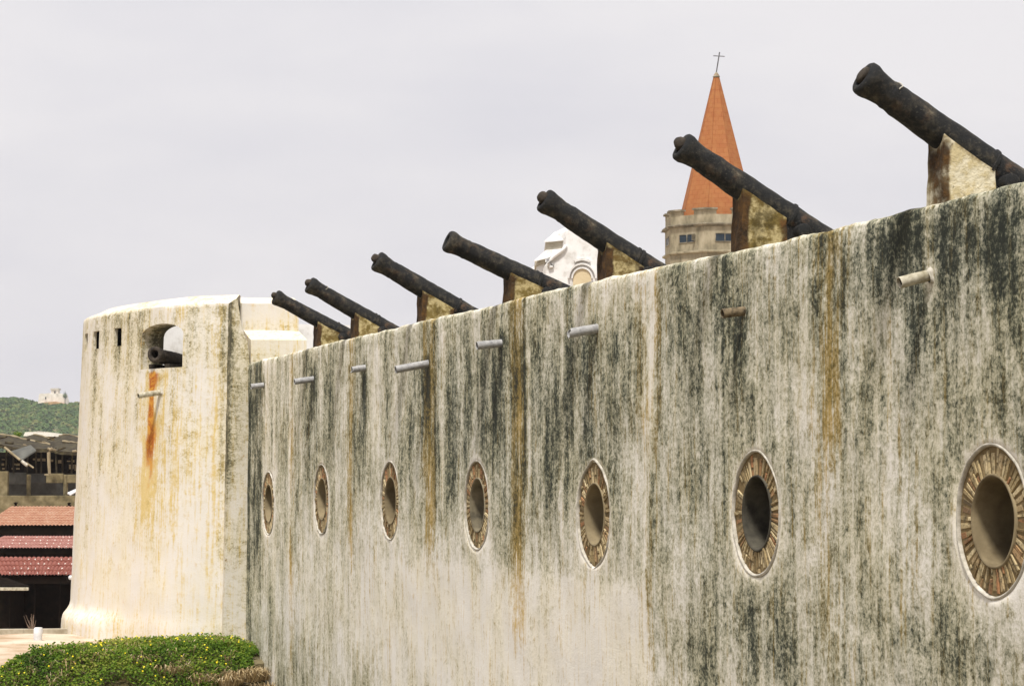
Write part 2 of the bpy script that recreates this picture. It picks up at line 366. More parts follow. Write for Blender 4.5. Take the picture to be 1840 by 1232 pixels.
def stains(y, z):
    D, O, P = 0.11 + 0.09 * smooth(EDGE_Y + 0.1, EDGE_Y - 0.1, y), 0.06, 0.0
    j = 0.05 * nz(3.1, y * 0.8, z * 0.7) + 0.035 * nz(y * 2.0, 7.7, z * 2.6)
    brk = 0.75 + 0.7 * nz(y * 3.0, z * 1.1, 4.4)
    zt = wall_top(y)
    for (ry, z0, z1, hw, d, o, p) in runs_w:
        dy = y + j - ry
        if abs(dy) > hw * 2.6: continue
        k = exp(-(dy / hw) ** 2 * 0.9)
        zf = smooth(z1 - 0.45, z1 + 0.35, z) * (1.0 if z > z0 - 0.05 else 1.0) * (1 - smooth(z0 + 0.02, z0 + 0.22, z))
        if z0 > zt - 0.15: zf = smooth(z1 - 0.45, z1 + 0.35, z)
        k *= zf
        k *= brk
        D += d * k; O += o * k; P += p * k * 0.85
    for (cy, cz, hw, hh, d, o, p) in pat_w:
        q = ((y - cy) / hw) ** 2 + ((z - cz) / hh) ** 2
        if q < 6:
            k = exp(-q * 0.8) * (1 + 0.5 * nz(y * 1.3, z * 1.3, 12)); D += d * k * 1.5; O += o * k; P += p * k * 0.62
    # limewash patch whose edge stands out below the fifth and sixth openings
    if y > EDGE_Y and y < EDGE_Y + 14:
        P += 0.33 * (1 - smooth(EDGE_Z - 0.06, EDGE_Z + 0.06, z + 0.16 * nz(y * 1.3, 5, 1) + 0.05 * nz(y * 6, 5, 1))) * (1 - smooth(EDGE_Y + 9, EDGE_Y + 14, y))
    for c in oc:
        r = sqrt((y - c.y) ** 2 + (z - c.z) ** 2)
        P += 0.55 * (1 - smooth(R_OUT + 0.03, R_OUT + 0.10, r))
        if z < c.z - 0.2: P += 0.22 * (1 - smooth(R_OUT + 0.1, R_OUT + 0.3, r))
    P += 0.15 * smooth(zt - 0.05, zt + 0.0, z)  # paler lip paints the sunlit highlight along the top edge
    D = D / (1 + 0.5 * max(0, D)); O = O / (1 + 0.25 * max(0, O))
    return D, O, max(P, -0.2)

def build_wall():
    mb = MB(); A = {'dark': [], 'ochre': [], 'pale': []}
    def vert(x, y, z, sy=None, sz=None):
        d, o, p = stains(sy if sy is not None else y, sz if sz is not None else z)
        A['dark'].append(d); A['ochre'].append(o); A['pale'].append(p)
        mb.v.append(Vector((x, y, z))); return len(mb.v) - 1
    def relief(y, z):
        return 0.022 * fbm(y * 0.55, z * 0.5, 3.3, 3) + 0.010 * fbm(y * 2.3, z * 1.6, 9.1, 3)
    NS = 17
    ys, sq = [], []
    cur = Y_START
    for c in oc:
        a = c.y - HS; n = max(1, int(round((a - cur) / 0.10)))
        ys += [cur + (a - cur) * i / n for i in range(n)]
        sq.append((len(ys), c))
        ys += [a + 2 * HS * i / NS for i in range(NS)]
        cur = c.y + HS
    n = max(1, int(round((Y_END - cur) / 0.10)))
    ys += [cur + (Y_END - cur) * i / n for i in range(n + 1)]
    nb = int((ZC - HS - Z_BOT) / 0.12)
    zl = [Z_BOT + (ZC - HS - Z_BOT) * i / nb for i in range(nb)] + [ZC - HS + 2 * HS * i / NS for i in range(NS)]
    k0 = nb; k1 = nb + NS
    NT_ = 17
    idx = []
    for i, y in enumerate(ys):
        zt = wall_top(y) + 0.018 * fbm(y * 1.7, 1, 1, 4) + 0.008 * nz(y * 9, 2, 2)
        z1 = ZC + HS
        col = [(z, None) for z in zl] + [(z1 + (zt - 0.05 - z1) * t / NT_, None) for t in range(NT_ + 1)]
        row = []
        for k, (z, _) in enumerate(col):
            inside = any(s < i < s + NS and k0 < k < k1 for s, c in sq)
            row.append(None if inside else vert(relief(y, z), y, z))
        r = relief(y, zt)
        row.append(vert(r + 0.016, y, zt - 0.014, y, zt)); row.append(vert(r + 0.055, y, zt, y, zt)); row.append(vert(1.2, y, zt + 0.01, y, zt)); row.append(vert(1.2, y, Z_BOT))
        idx.append(row)
    F = []
    nk = len(idx[0])
    for i in range(len(ys) - 1):
        for k in range(nk - 1):
            if any(s <= i < s + NS and k0 <= k < k1 for s, c in sq): continue
            F.append([idx[i][k], idx[i][k + 1], idx[i + 1][k + 1], idx[i + 1][k]])
    for s, c in sq:                                   # round openings
        loop = [(s + i, k0) for i in range(NS)] + [(s + NS, k0 + i) for i in range(NS)] + [(s + NS - i, k1) for i in range(NS)] + [(s, k1 - i) for i in range(NS)]
        outer = [idx[i][k] for i, k in loop]
        ri = oc.index(c)
        prev = outer
        rings = []
        RAD = [0.72, 0.45, 0.22, 0.08, 0.0]
        for q, t in enumerate(RAD):
            ring = []
            for v in outer:
                p = mb.v[v]; a = atan2(p.z - c.z, p.y - c.y)
                R = R_OUT + 0.018 + 0.018 * nz(cos(a) * 1.5, sin(a) * 1.5, ri * 3.3)
                e = Vector((0, c.y + cos(a) * R, c.z + sin(a) * R))
                y = e.y + (p.y - e.y) * t; z = e.z + (p.z - e.z) * t
                ring.append(vert(relief(y, z) + (0.012 if q == 4 else 0), y, z))
            for m in range(len(outer)):
                m2 = (m + 1) % len(outer)
                F.append([prev[m2], prev[m], ring[m], ring[m2]])
            prev = ring
        ring = []
        for v in prev:
            p = mb.v[v]; ring.append(vert(0.12, p.y, p.z))
        for m in range(len(outer)):
            m2 = (m + 1) % len(outer)
            F.append([prev[m2], prev[m], ring[m], ring[m2]])
    mb.f = F
    F.append([idx[0][k] for k in range(nk) if idx[0][k] is not None])
    F.append([idx[-1][k] for k in range(nk)][::-1])
    root = empty('fortress_wall', (0, 0.0, 0.0), 'long grey stained fortress wall with seven brick ringed round openings', 'wall')
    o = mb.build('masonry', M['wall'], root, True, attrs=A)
    o.data.set_sharp_from_angle(angle=radians(50))
    bm = bmesh.new(); bm.from_mesh(o.data); bmesh.ops.recalc_face_normals(bm, faces=bm.faces); bm.to_mesh(o.data); bm.free()
    return root
wall = build_wall()

def build_oculus(i, c):
    rnd = random.Random(100 + i)
    # brick ring with its mortar bed
    mb = MB(); col = []
    x_m = 0.026
    N = 72
    ring = []
    for k in range(N):
        a = 2 * pi * k / N
        for r in (R_IN - 0.01, R_OUT + 0.04):
            ring.append((x_m, c.y + cos(a) * r, c.z + sin(a) * r))
    mb.add(ring, [[2 * k, 2 * k + 1, (2 * k + 3) % (2 * N), (2 * k + 2) % (2 * N)] for k in range(N)]); col += [0.03] * len(ring)
    a = rnd.random()
    end = a + 2 * pi
    while a < end - 0.07:
        w = rnd.uniform(0.085, 0.165)
        if a + w > end - 0.03: w = end - a
        gap = rnd.uniform(0.014, 0.034)
        if rnd.random() < 0.05: a += w * 0.6; continue
        parts = [(R_IN + 0.004, R_OUT - rnd.uniform(0.0, 0.05))]
        if rnd.random() < 0.33:
            m = rnd.uniform(0.42, 0.52); parts = [(R_IN + 0.004, m - 0.007), (m + 0.007, R_OUT - 0.005)]
        for (r0, r1) in parts:
            hgt = rnd.uniform(0.002, 0.016); b = rnd.random()
            a0, a1 = a + gap * rnd.uniform(0.6, 1.1), a + w - gap * rnd.uniform(0.6, 1.1)
            tl = rnd.uniform(-0.02, 0.02)
            vs = []
            for (ins, xx) in ((0.0, x_m + 0.004), (0.10, x_m - hgt)):
                for (aa, r) in ((a0 + (a1 - a0) * ins, r0 + 0.006 * (ins > 0)), (a1 - (a1 - a0) * ins, r0 + 0.006 * (ins > 0)), (a1 - (a1 - a0) * ins + tl, r1 - 0.008 * (ins > 0)), (a0 + (a1 - a0) * ins + tl, r1 - 0.008 * (ins > 0))):
                    vs.append((xx + rnd.uniform(-.003, .003), c.y + cos(aa) * r, c.z + sin(aa) * r))
            mb.add(vs, [[4, 5, 6, 7], [0, 1, 5, 4], [1, 2, 6, 5], [2, 3, 7, 6], [3, 0, 4, 7]])
            col += [b] * 8
        a += w
    o = mb.build('oculus', M['brick'], wall, False, attrs={'rnd': col})
    # plaster bead left standing round the bricks
    rm = MB(); S = 96
    prof = [(R_OUT + 0.030, 0.012), (R_OUT + 0.022, -0.002), (R_OUT + 0.012, -0.008), (R_OUT + 0.002, -0.002), (R_OUT - 0.004, 0.012), (R_OUT - 0.002, 0.030)]
    vs = []
    for k in range(S):
        a = 2 * pi * k / S
        wob = 0.012 * nz(cos(a) * 2.2, sin(a) * 2.2, i * 5.1)
        if i == 4: wob += 0.03 * max(0, 1 - abs(((a - pi / 2 + pi) % (2 * pi)) - pi) / 0.35) + 0.03 * max(0, 1 - abs(((a + pi / 2 + pi) % (2 * pi)) - pi) / 0.3)
        br = 0.006 * nz(cos(a) * 6, sin(a) * 6, i * 2.1)
        for j, (r, x) in enumerate(prof):
            vs.append((x + (br if j in (1, 2, 3) else 0), c.y + cos(a) * (r + wob), c.z + sin(a) * (r + wob)))
    n = len(prof)
    rm.add(vs, [[k * n + j, k * n + j + 1, ((k + 1) % S) * n + j + 1, ((k + 1) % S) * n + j] for k in range(S) for j in range(n - 1)])
    rm.build('plaster_bead', M['rim'], o, True)
    # plastered tunnel behind the bricks
    tn = MB(); S = 64
    prof = [(R_IN + 0.016, 0.030), (R_IN + 0.012, 0.010), (R_IN - 0.004, 0.004), (R_IN - 0.016, 0.03), (R_IN - 0.02, 0.30), (R_IN - 0.02, 1.19)]
    vs = []
    for k in range(S):
        a = 2 * pi * k / S
        for r, x in prof:
            rr = r + 0.008 * nz(cos(a) * 2, sin(a) * 2, i + x * 2)
            vs.append((x, c.y + cos(a) * rr, c.z + sin(a) * rr))
    n = len(prof)
    tn.add(vs, [[k * n + j, k * n + j + 1, ((k + 1) % S) * n + j + 1, ((k + 1) % S) * n + j] for k in range(S) for j in range(n - 1)])
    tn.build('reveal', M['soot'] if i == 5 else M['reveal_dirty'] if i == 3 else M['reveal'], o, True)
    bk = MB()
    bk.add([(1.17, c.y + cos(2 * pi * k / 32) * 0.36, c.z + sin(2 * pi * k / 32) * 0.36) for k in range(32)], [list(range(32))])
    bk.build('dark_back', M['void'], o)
for p in oc:
    build_oculus(len(oc) - 1 - oc.index(p), p)

# ================================================================== CANNONS ON THE WALL
IRON_GROUP = 'iron cannons pointing over the fortress wall'
# muzzle pixel, second axis pixel, support front foot pixel, swell diameter in photo px, plug, labels
CAN = [
    ((494, 533), (555, 566), (564, 622), 28, True, 'farthest rusty iron cannon on the wall, its plugged muzzle overlapping the pale bastion top'),
    ((555, 510.6), (613.7, 544.7), (630, 603), 31, True, 'rusty iron cannon second from the bastion, with a pale band across its neck'),
    ((676, 468), (745, 509), (750, 575), 38, True, 'rusty iron cannon against open sky, third from the bastion, with a plugged muzzle'),
    ((803, 432), (886.5, 471.4), (905, 541), 41, False, 'rusty iron cannon with an open round bore, lying flatter than its neighbours'),
    ((976.5, 358.7), (1068, 419), (1074, 499), 46, True, 'rusty iron cannon crossing in front of the white chapel gable'),
    ((1223, 262), (1311, 321), (1316, 448), 54, True, 'big rusty iron cannon crossing in front of the orange church spire'),
    ((1550, 138), (1667, 221), (1669, 363), 66, True, 'largest rusty iron cannon, resting on the pale cream support'),
]
SUP_LAB = ['small rust stained plaster block under the farthest cannon on the wall', 'rust stained plaster block under the cannon second from the bastion', 'yellowish rust edged block under the third cannon from the bastion',
           'mossy yellow block under the cannon with the open bore', 'dark rust brown mottled block in front of the white chapel', 'tall ochre block with white plaster scars, in front of the church tower', 'tall pale cream block with a dark front under the largest cannon']
def lathe(mb, prof, org, ax, seg=40, amp=0.0, seed=0.0):
    ax = ax.normalized(); u = ax.cross(Vector((0, 1, 0))).normalized(); w = ax.cross(u)
    vs = []
    for t, r in prof:
        for k in range(seg):
            a = 2 * pi * k / seg
            d = u * cos(a) + w * sin(a)
            p = org + ax * t + d * r
            if amp and r > 0.02: p = p + d * (amp * fbm(p.x * 9 + seed, p.y * 9, p.z * 9, 4))
            vs.append(p)
    n = len(prof)
    mb.add(vs, [[i * seg + k, i * seg + (k + 1) % seg, (i + 1) * seg + (k + 1) % seg, (i + 1) * seg + k] for i in range(n - 1) for k in range(seg)] + [[(n - 1) * seg + k for k in range(seg)]])
def cannon_profile(R, L, open_bore=False):
    """from inside the bore, round the muzzle, back to the breech; R swell radius"""
    bore = R * 0.50
    pr = [(0.55, bore * 0.3), (0.54, bore), (0.03, bore), (0.0, bore * 1.12), (-0.005, R * 0.66), (-0.004, R * 0.86), (0.012, R * 0.97), (0.035, R), (0.065, R * 1.0), (0.09, R * 0.96), (0.12, R * 0.91), (0.17, R * 0.86), (0.22, R * 0.83), (0.25, R * 0.825), (0.262, R * 0.85), (0.285, R * 0.85), (0.30, R * 0.83)]
    def rr(t): return R * (0.83 + 0.30 * (t / L))
    t = 0.36
    stops = {0.50: 0.012, 0.735: 0.016}
    while t < L:
        b = 0
        pr.append((t, rr(t)))
        for s, h in stops.items():
            if abs(t / L - s) < 0.014:
                pr += [(t + 0.006, rr(t) + h), (t + 0.03, rr(t) + h), (t + 0.036, rr(t))]
        t += 0.055
    pr += [(L, rr(L)), (L + 0.01, rr(L) * 1.12), (L + 0.05, rr(L) * 1.12), (L + 0.07, rr(L) * 0.95), (L + 0.13, rr(L) * 0.5), (L + 0.16, rr(L) * 0.32), (L + 0.20, rr(L) * 0.30), (L + 0.24, rr(L) * 0.42), (L + 0.29, rr(L) * 0.40), (L + 0.32, rr(L) * 0.2), (L + 0.325, 0.005)]
    return pr
def rough_box(mb, x0, x1, y0, y1, z0, z1, n=0.15, amp=0.012, seed=0, slope=None, A=None, st=None):
    """box whose faces are gridded and slightly uneven; slope(x,y)->dz applied to the top"""
    def g(a, b): m = max(1, int(abs(b - a) / n)); return [a + (b - a) * k / m for k in range(m + 1)]
    X, Y, Zz = g(x0, x1), g(y0, y1), g(z0, z1)
    cache = {}
    def P(x, y, z):
        key = (round(x, 4), round(y, 4), round(z, 4))
        if key not in cache:
            e = Vector((nz(x * 2 + seed, y * 2, z * 2), nz(x * 2, y * 2 + seed, z * 2 + 5), nz(x * 2 + 9, y * 2, z * 2 + seed))) * amp
            zz = z
            if slope: zz = z + slope(x, y) * (z - z0) / (z1 - z0)
            mb.v.append(Vector((x, y, zz)) + e); cache[key] = len(mb.v) - 1
            if A is not None:
                d = st(x, y, z)
                for kk, vv in zip(('dark', 'ochre', 'pale', 'rust'), d): A[kk].append(vv)
        return cache[key]
    for a, b in zip(X, X[1:]):
        for c, d in zip(Y, Y[1:]):
            for z in (z0, z1): mb.f.append([P(a, c, z), P(b, c, z), P(b, d, z), P(a, d, z)])
        for c, d in zip(Zz, Zz[1:]):
            for y in (y0, y1): mb.f.append([P(a, y, c), P(b, y, c), P(b, y, d), P(a, y, d)])
    for a, b in zip(Y, Y[1:]):
        for c, d in zip(Zz, Zz[1:]):
            for x in (x0, x1): mb.f.append([P(x, a, c), P(x, b, c), P(x, b, d), P(x, a, d)])
XB = 0.10
cann_info = []
for i, (m, s2, foot, swell, plug, lab) in enumerate(CAN):
    W = 0.28 if i > 4 else 0.34
    y0 = on_x(foot[0], foot[1], XB).y - W / 2
    Mz = on_y(*m, y0); S2 = on_y(*s2, y0)
    ax = (S2 - Mz).normalized()
    Zd = (Mz - EYE).dot(FH)
    R = swell / 2 * Zd / FPX
    L = R * 17.5
    root = empty('cannon', Mz + ax * 1.4, lab, 'cannon', IRON_GROUP)
    mb = MB(); lathe(mb, cannon_profile(R, L), Mz, ax, 44, R * 0.045, i * 7.7)
    b = mb.build('barrel', M['iron'], root, True); b.data.set_sharp_from_angle(angle=radians(55))
    tt = R * 9.6
    for sgn in (-1, 1):
        tm = MB(); rt = R * 0.50
        q = Mz + ax * tt + Vector((0, 0, -0.72 * R))
        tm.tube([q + Vector((0, sgn * R * 0.7, 0)), q + Vector((0, sgn * R * 1.62, 0)), q + Vector((0, sgn * R * 1.70, 0))], [rt, rt, rt * 0.8], 18)
        tm.build('trunnion', M['iron'], root, True, ang=radians(50))
    if plug:
        pm = MB(); off = R * (-0.46 if i != 6 else -0.16)
        lathe(pm, [(0.06, R * 0.46), (0.0, R * 0.46), (off * 0.5, R * 0.42), (off * 0.85, R * 0.30), (off, R * 0.18), (off * 1.02, 0.004)], Mz + Vector((0, 0, R * 0.16)), ax, 20, R * 0.12, i * 3.1)
        pm.build('muzzle_plug', M['plug'], root, True)
    if i in (1, 6):
        bm_ = MB(); t0 = R * 2.0; u = ax.cross(Vector((0, 1, 0))).normalized(); w = ax.cross(u)
        rb = R * 0.895
        up = u if u.z > 0 else -u
        near = Vector((0, -1, 0))
        pts = []
        for k in range(12):
            a = radians(-35 + 105 * k / 11)
            pts.append(Mz + ax * (t0 + 0.012 * sin(k)) + (up * cos(a) + near * sin(a)) * rb)
        bm_.tube(pts, R * 0.035, 6)
        bm_.build('cord', M['rim'], root, True)
    cann_info.append((y0, Mz, ax, R, L, tt))
    # support block: a plaster wedge with a hollow for the barrel
    zt = wall_top(y0)
    def axz(x): return Mz.z + ax.z / ax.x * (x - Mz.x)
    depth = 0.46
    sup = MB(); rust = []
    nx, ny = 10, 12
    xs = [XB + depth * k / nx for k in range(nx + 1)]
    yy = [y0 - W / 2 + W * k / ny for k in range(ny + 1)]
    rb = R * 0.98
    def top(x, y):
        zz = axz(x)
        dy = (y - y0)
        under = zz - sqrt(max(0.0, rb * rb - dy * dy)) / max(0.3, abs(ax.x)) if abs(dy) < rb else zz
        edge = zz - 0.42 * R
        return max(zt + 0.04, min(under + 0.02, edge))
    rs = random.Random(i)
    grid = []
    for x in xs:
        for y in yy:
            sup.v.append(Vector((x + 0.012 * nz(y * 9, x * 5, i * 3.0), y + 0.012 * nz(x * 9, y * 5, i * 7.0), top(x, y) + 0.01 * nz(x * 8, y * 8, i))))
            rust.append(0.45)
    NV = (nx + 1) * (ny + 1)
    for a in range(nx):
        for c_ in range(ny):
            q = a * (ny + 1) + c_
            sup.f.append([q, q + ny + 1, q + ny + 2, q + 1])
    # sides in layers so that the plaster can bulge
    ringi = [k for k in range(ny + 1)] + [a * (ny + 1) + ny for a in range(1, nx + 1)] + [nx * (ny + 1) + k for k in range(ny - 1, -1, -1)] + [a * (ny + 1) for a in range(nx - 1, 0, -1)]
    prev = ringi
    for lay in range(1, 7):
        new = []
        for q in ringi:
            p = sup.v[q]; t = lay / 6
            z = p.z + (zt - 0.06 - p.z) * t
            x = p.x + 0.016 * nz(p.y * 7, z * 7, i * 2.2); y = p.y + 0.016 * nz(p.x * 7, z * 7, i * 4.4)
            sup.v.append(Vector((x - 0.02 * t * (p.x < XB + 0.1), y, z))); new.append(len(sup.v) - 1)
            fr = 1.0 if p.x < XB + 0.05 else 0.0
            bk = smooth(XB + depth * 0.72, XB + depth, p.x)
            rust.append(min(1.0, (0.55 if i == 6 else 0.62) * fr + (0.55 if i != 6 else 0.35) * bk + 0.22 * (1 - t) + (0.0 if i == 6 else 0.36 if i == 4 else (0.22, 0.16, 0.12, 0.06, 0, 0.10)[i])))
        n = len(ringi)
        for k in range(n):
            sup.f.append([prev[k], prev[(k + 1) % n], new[(k + 1) % n], new[k]])
        prev = new
    so = sup.build('cannon_support', M['support_pale'] if i == 6 else M['support'], None, True, attrs={'rust': rust})
    bm = bmesh.new(); bm.from_mesh(so.data); bmesh.ops.recalc_face_normals(bm, faces=bm.faces); bm.to_mesh(so.data); bm.free()
    so.data.set_sharp_from_angle(angle=radians(40))
    rm_ = MB()
    x0_ = XB + depth - 0.03; x1_ = x0_ + 0.50
    rough_box(rm_, x0_, x1_, y0 - W * 0.40, y0 + W * 0.40, zt - 0.25, axz(x0_ + 0.1) - R * 0.75, 0.05, 0.02, i * 3.0, lambda x, y: (axz(x) - axz(x0_ + 0.1)) )
    rm_.build('trunnion_bed', M['iron'], so, True, ang=radians(50))
    tag(so, SUP_LAB[i], 'cannon support', 'plaster blocks carrying the cannons')

# ================================================================== DRAIN PIPES
PIPES = [  # outer end px, wall end px, diameter px, material, shape, label
    ((451, 694.5), (474, 692), 10, 'pipe', '', 'short grey drain pipe nearest the bastion corner, on the black streaked strip'),
    ((529, 685.5), (564, 681), 11, 'pipe', '', 'grey drain pipe beside a yellow streak, second from the bastion corner'),
    ((629, 664), (656, 661), 12, 'pipe', 'slant', 'stubby grey drain pipe with a slanted broken end'),
    ((711, 664), (770, 653), 13.5, 'pipe', '', 'longest grey drain pipe, ending at the brown streak'),
    ((857, 621), (902, 616.5), 14.5, 'pipe', '', 'clean grey drain pipe below the cannon with the open bore'),
    ((1021, 599), (1074, 590), 17, 'pipe', 'notch', 'grey drain pipe with a notched outer end, below the white chapel'),
    ((1298, 563.5), (1337, 559), 17, 'pipe_rusty', '', 'rusty brown drain pipe below the church tower'),
    ((1616, 508), (1670, 494.5), 21, 'pipe_pale', '', 'pale topped thick drain pipe on the blackest part of the wall'),
]
def make_pipe(P0, P1, r, mat, shape, name='drain_pipe', parent=None):
    """P0 outer end, P1 wall end"""
    mb = MB(); d = (P1 - P0).normalized(); u = d.cross(Vector((0, 0, 1))).normalized(); w = u.cross(d)
    S = 24; L = (P1 - P0).length
    vs = []; rings = []
    for (t, rr, inner) in ((0.03, r * 0.86, 1), (0.0, r * 0.88, 1), (0.0, r, 0), (0.02, r * 1.0, 0), (L * 0.5, r * 1.0, 0), (L + 0.06, r, 0)):
        for k in range(S):
            a = 2 * pi * k / S
            off = 0.0
            if t < 0.01:
                if shape == 'slant': off = r * 1.1 * (cos(a) + 1) * 0.9
                if shape == 'notch': off = r * 1.0 * max(0, cos(a) - 0.2) + 0.02 * nz(k * 0.9, 1, 1)
                off += 0.006 * nz(k * 0.7, 4, r * 90)
            elif t < 0.03 and shape: off = r * 2
            sag = 0.02 * sin(pi * min(1, t / L)) * L
            vs.append(P0 + d * (t + off) + (u * sin(a) + w * cos(a)) * rr + Vector((0, 0, sag * 0.3)))
    mb.add(vs, [[i * S + k, i * S + (k + 1) % S, (i + 1) * S + (k + 1) % S, (i + 1) * S + k] for i in range(5) for k in range(S)])
    o = mb.build(name, M[mat], parent, True)
    o.data.set_sharp_from_angle(angle=radians(50))
    if mat == 'pipe_pale':
        cl = MB(); lathe(cl, [(L - 0.03, r * 1.01), (L - 0.022, r * 1.10), (L - 0.010, r * 1.24), (L + 0.004, r * 1.42), (L + 0.05, r * 1.5)], P0, d, 24, r * 0.9, L * 31)
        cl.build('mortar_collar', M['rim'], o, True)
    bk = MB(); bk.add([P0 + d * (0.028 + (r * 1.9 if shape == 'slant' else r if shape == 'notch' else 0)) + (u * sin(2 * pi * k / S) + w * cos(2 * pi * k / S)) * r * 0.82 for k in range(S)], [list(range(S))])
    bk.build('dark_bore', M['bore'], o)  # black disc near the mouth stands for shade inside the pipe
    return o
for i, (a, b, dpx, mat, shape, lab) in enumerate(PIPES):
    P1 = on_x(*b, 0.0); P0 = on_y(*a, P1.y)
    r = dpx / 2 * (P1 - EYE).dot(FH) / FPX
    o = make_pipe(P0, P1, r, mat, shape)
    tag(o, lab, 'drain pipe', 'drain pipes sticking out of the fortress wall')

# ================================================================== BASTION
CURVE = [(-5.3, 48.5), (-5.52, 48.58), (-5.65, 48.62), (-6.52, 49.0), (-7.2, 49.75), (-7.91, 50.75), (-8.52, 51.7), (-9.05, 52.8), (-9.36, 54.0), (-9.48, 55.4), (-9.3, 57.5), (-8.2, 60.0), (-6.5, 62.0), (-4.0, 63.0), (-1.5, 63.2)]
pl = []
for k in range(1, len(CURVE) - 2):
    p0, p1, p2, p3 = [Vector(c) for c in CURVE[k - 1:k + 3]]
    for s in range(24):
        t = s / 24
        pl.append(0.5 * ((2 * p1) + (-p0 + p2) * t + (2 * p0 - 5 * p1 + 4 * p2 - p3) * t * t + (-p0 + 3 * p1 - 3 * p2 + p3) * t ** 3))
pl.append(Vector(CURVE[-2]))
arc = [0.0]
for a, b in zip(pl, pl[1:]): arc.append(arc[-1] + (b - a).length)
def curve(u):
    if u <= 0: k = 0
    else:
        k = 0
        while k < len(arc) - 2 and arc[k + 1] < u: k += 1
    t = (u - arc[k]) / (arc[k + 1] - arc[k]); p = pl[k].lerp(pl[k + 1], t)
    a = pl[max(0, k - 2)]; b = pl[min(len(pl) - 1, k + 3)]
    tg = (b - a).normalized()
    nrm = Vector((-tg.y, tg.x)) if True else None       # camera-aligned plan, points away from the bastion
    if nrm.y > 0 and k < 60: nrm = -nrm
    X, Y = cam_xy(p.x, p.y); Nn = RGT * nrm.x + FH * nrm.y
    return Vector((X, Y, 0)), Nn.normalized()
# normals: the outside lies on one constant side of the curve direction
def curve_n(u):
    p, n_ = curve(u); q, _ = curve(u + 0.02)
    t = (q - p).normalized(); n2 = Vector((-t.y, t.x, 0)) if True else n_
    # outside is to the left of travel seen from the camera side
    n2 = n2 if n2.dot(EYE - p) > 0 or u > 5.5 else -n2
    return p, n2
_p, _n = curve_n(1.0)
SIGN = 1 if _n.dot(Vector((EYE.x, EYE.y, 0)) - _p) > 0 else -1
def curve_o(u):
    p, _ = curve(u); q, _ = curve(u + 0.02)
    t = (q - p).normalized(); n2 = Vector((-t.y, t.x, 0))
    if not hasattr(curve_o, 's'):
        a, _ = curve(1.0); b, _ = curve(1.02); tt_ = (b - a).normalized(); nn_ = Vector((-tt_.y, tt_.x, 0))
        curve_o.s = 1 if nn_.dot(Vector((EYE.x, EYE.y, 0)) - a) > 0 else -1
    return p, n2 * curve_o.s
Z_TOP = 8 + 328.4 * 48.6 / FPX
Z_BASE = 4.3
TH = 0.50
BAT = 0.037
def bpos(u, z, ins=0.0):
    p, n_ = curve_o(u)
    b = (Z_TOP - z) * BAT
    if z < 5.5: b += (0.15 * smooth(2.4, 4.6, u) + 0.02) * (1 - smooth(5.14 + 0.10 * nz(u * 2, 1, 1), 5.46 + 0.10 * nz(u * 2, 1, 1), z + 0.05 * nz(u * 5, z * 5, 3)))
    return Vector((p.x, p.y, z)) + n_ * (b - ins)
def u_of_px(px, z):
    best, bu = 1e9, 0
    for k in range(0, 900):
        u = k * 0.01
        q = abs(to_px(bpos(u, z))[0] - px)
        if q < best: best, bu = q, u
        if u > 8.0: break
    return bu
UL, UR = u_of_px(253, 10.5), u_of_px(328, 10.5)        # embrasure sides (u grows to the left)
E_S, E_SP, E_TOP = 10.32, 11.0, 11.215
LOOPS = [(u_of_px(211.5, 11), 0.34), (u_of_px(172.5, 11), 0.42), (u_of_px(154.5, 11), 0.40)]
def arch_z(u):
    c = (UL + UR) / 2; h = (UL - UR) / 2
    q = (u - c) / h
    return E_SP + (E_TOP - E_SP) * sqrt(max(0.0, 1 - q * q)) if abs(q) <= 1 else E_S
rust_u = u_of_px(275, 10)
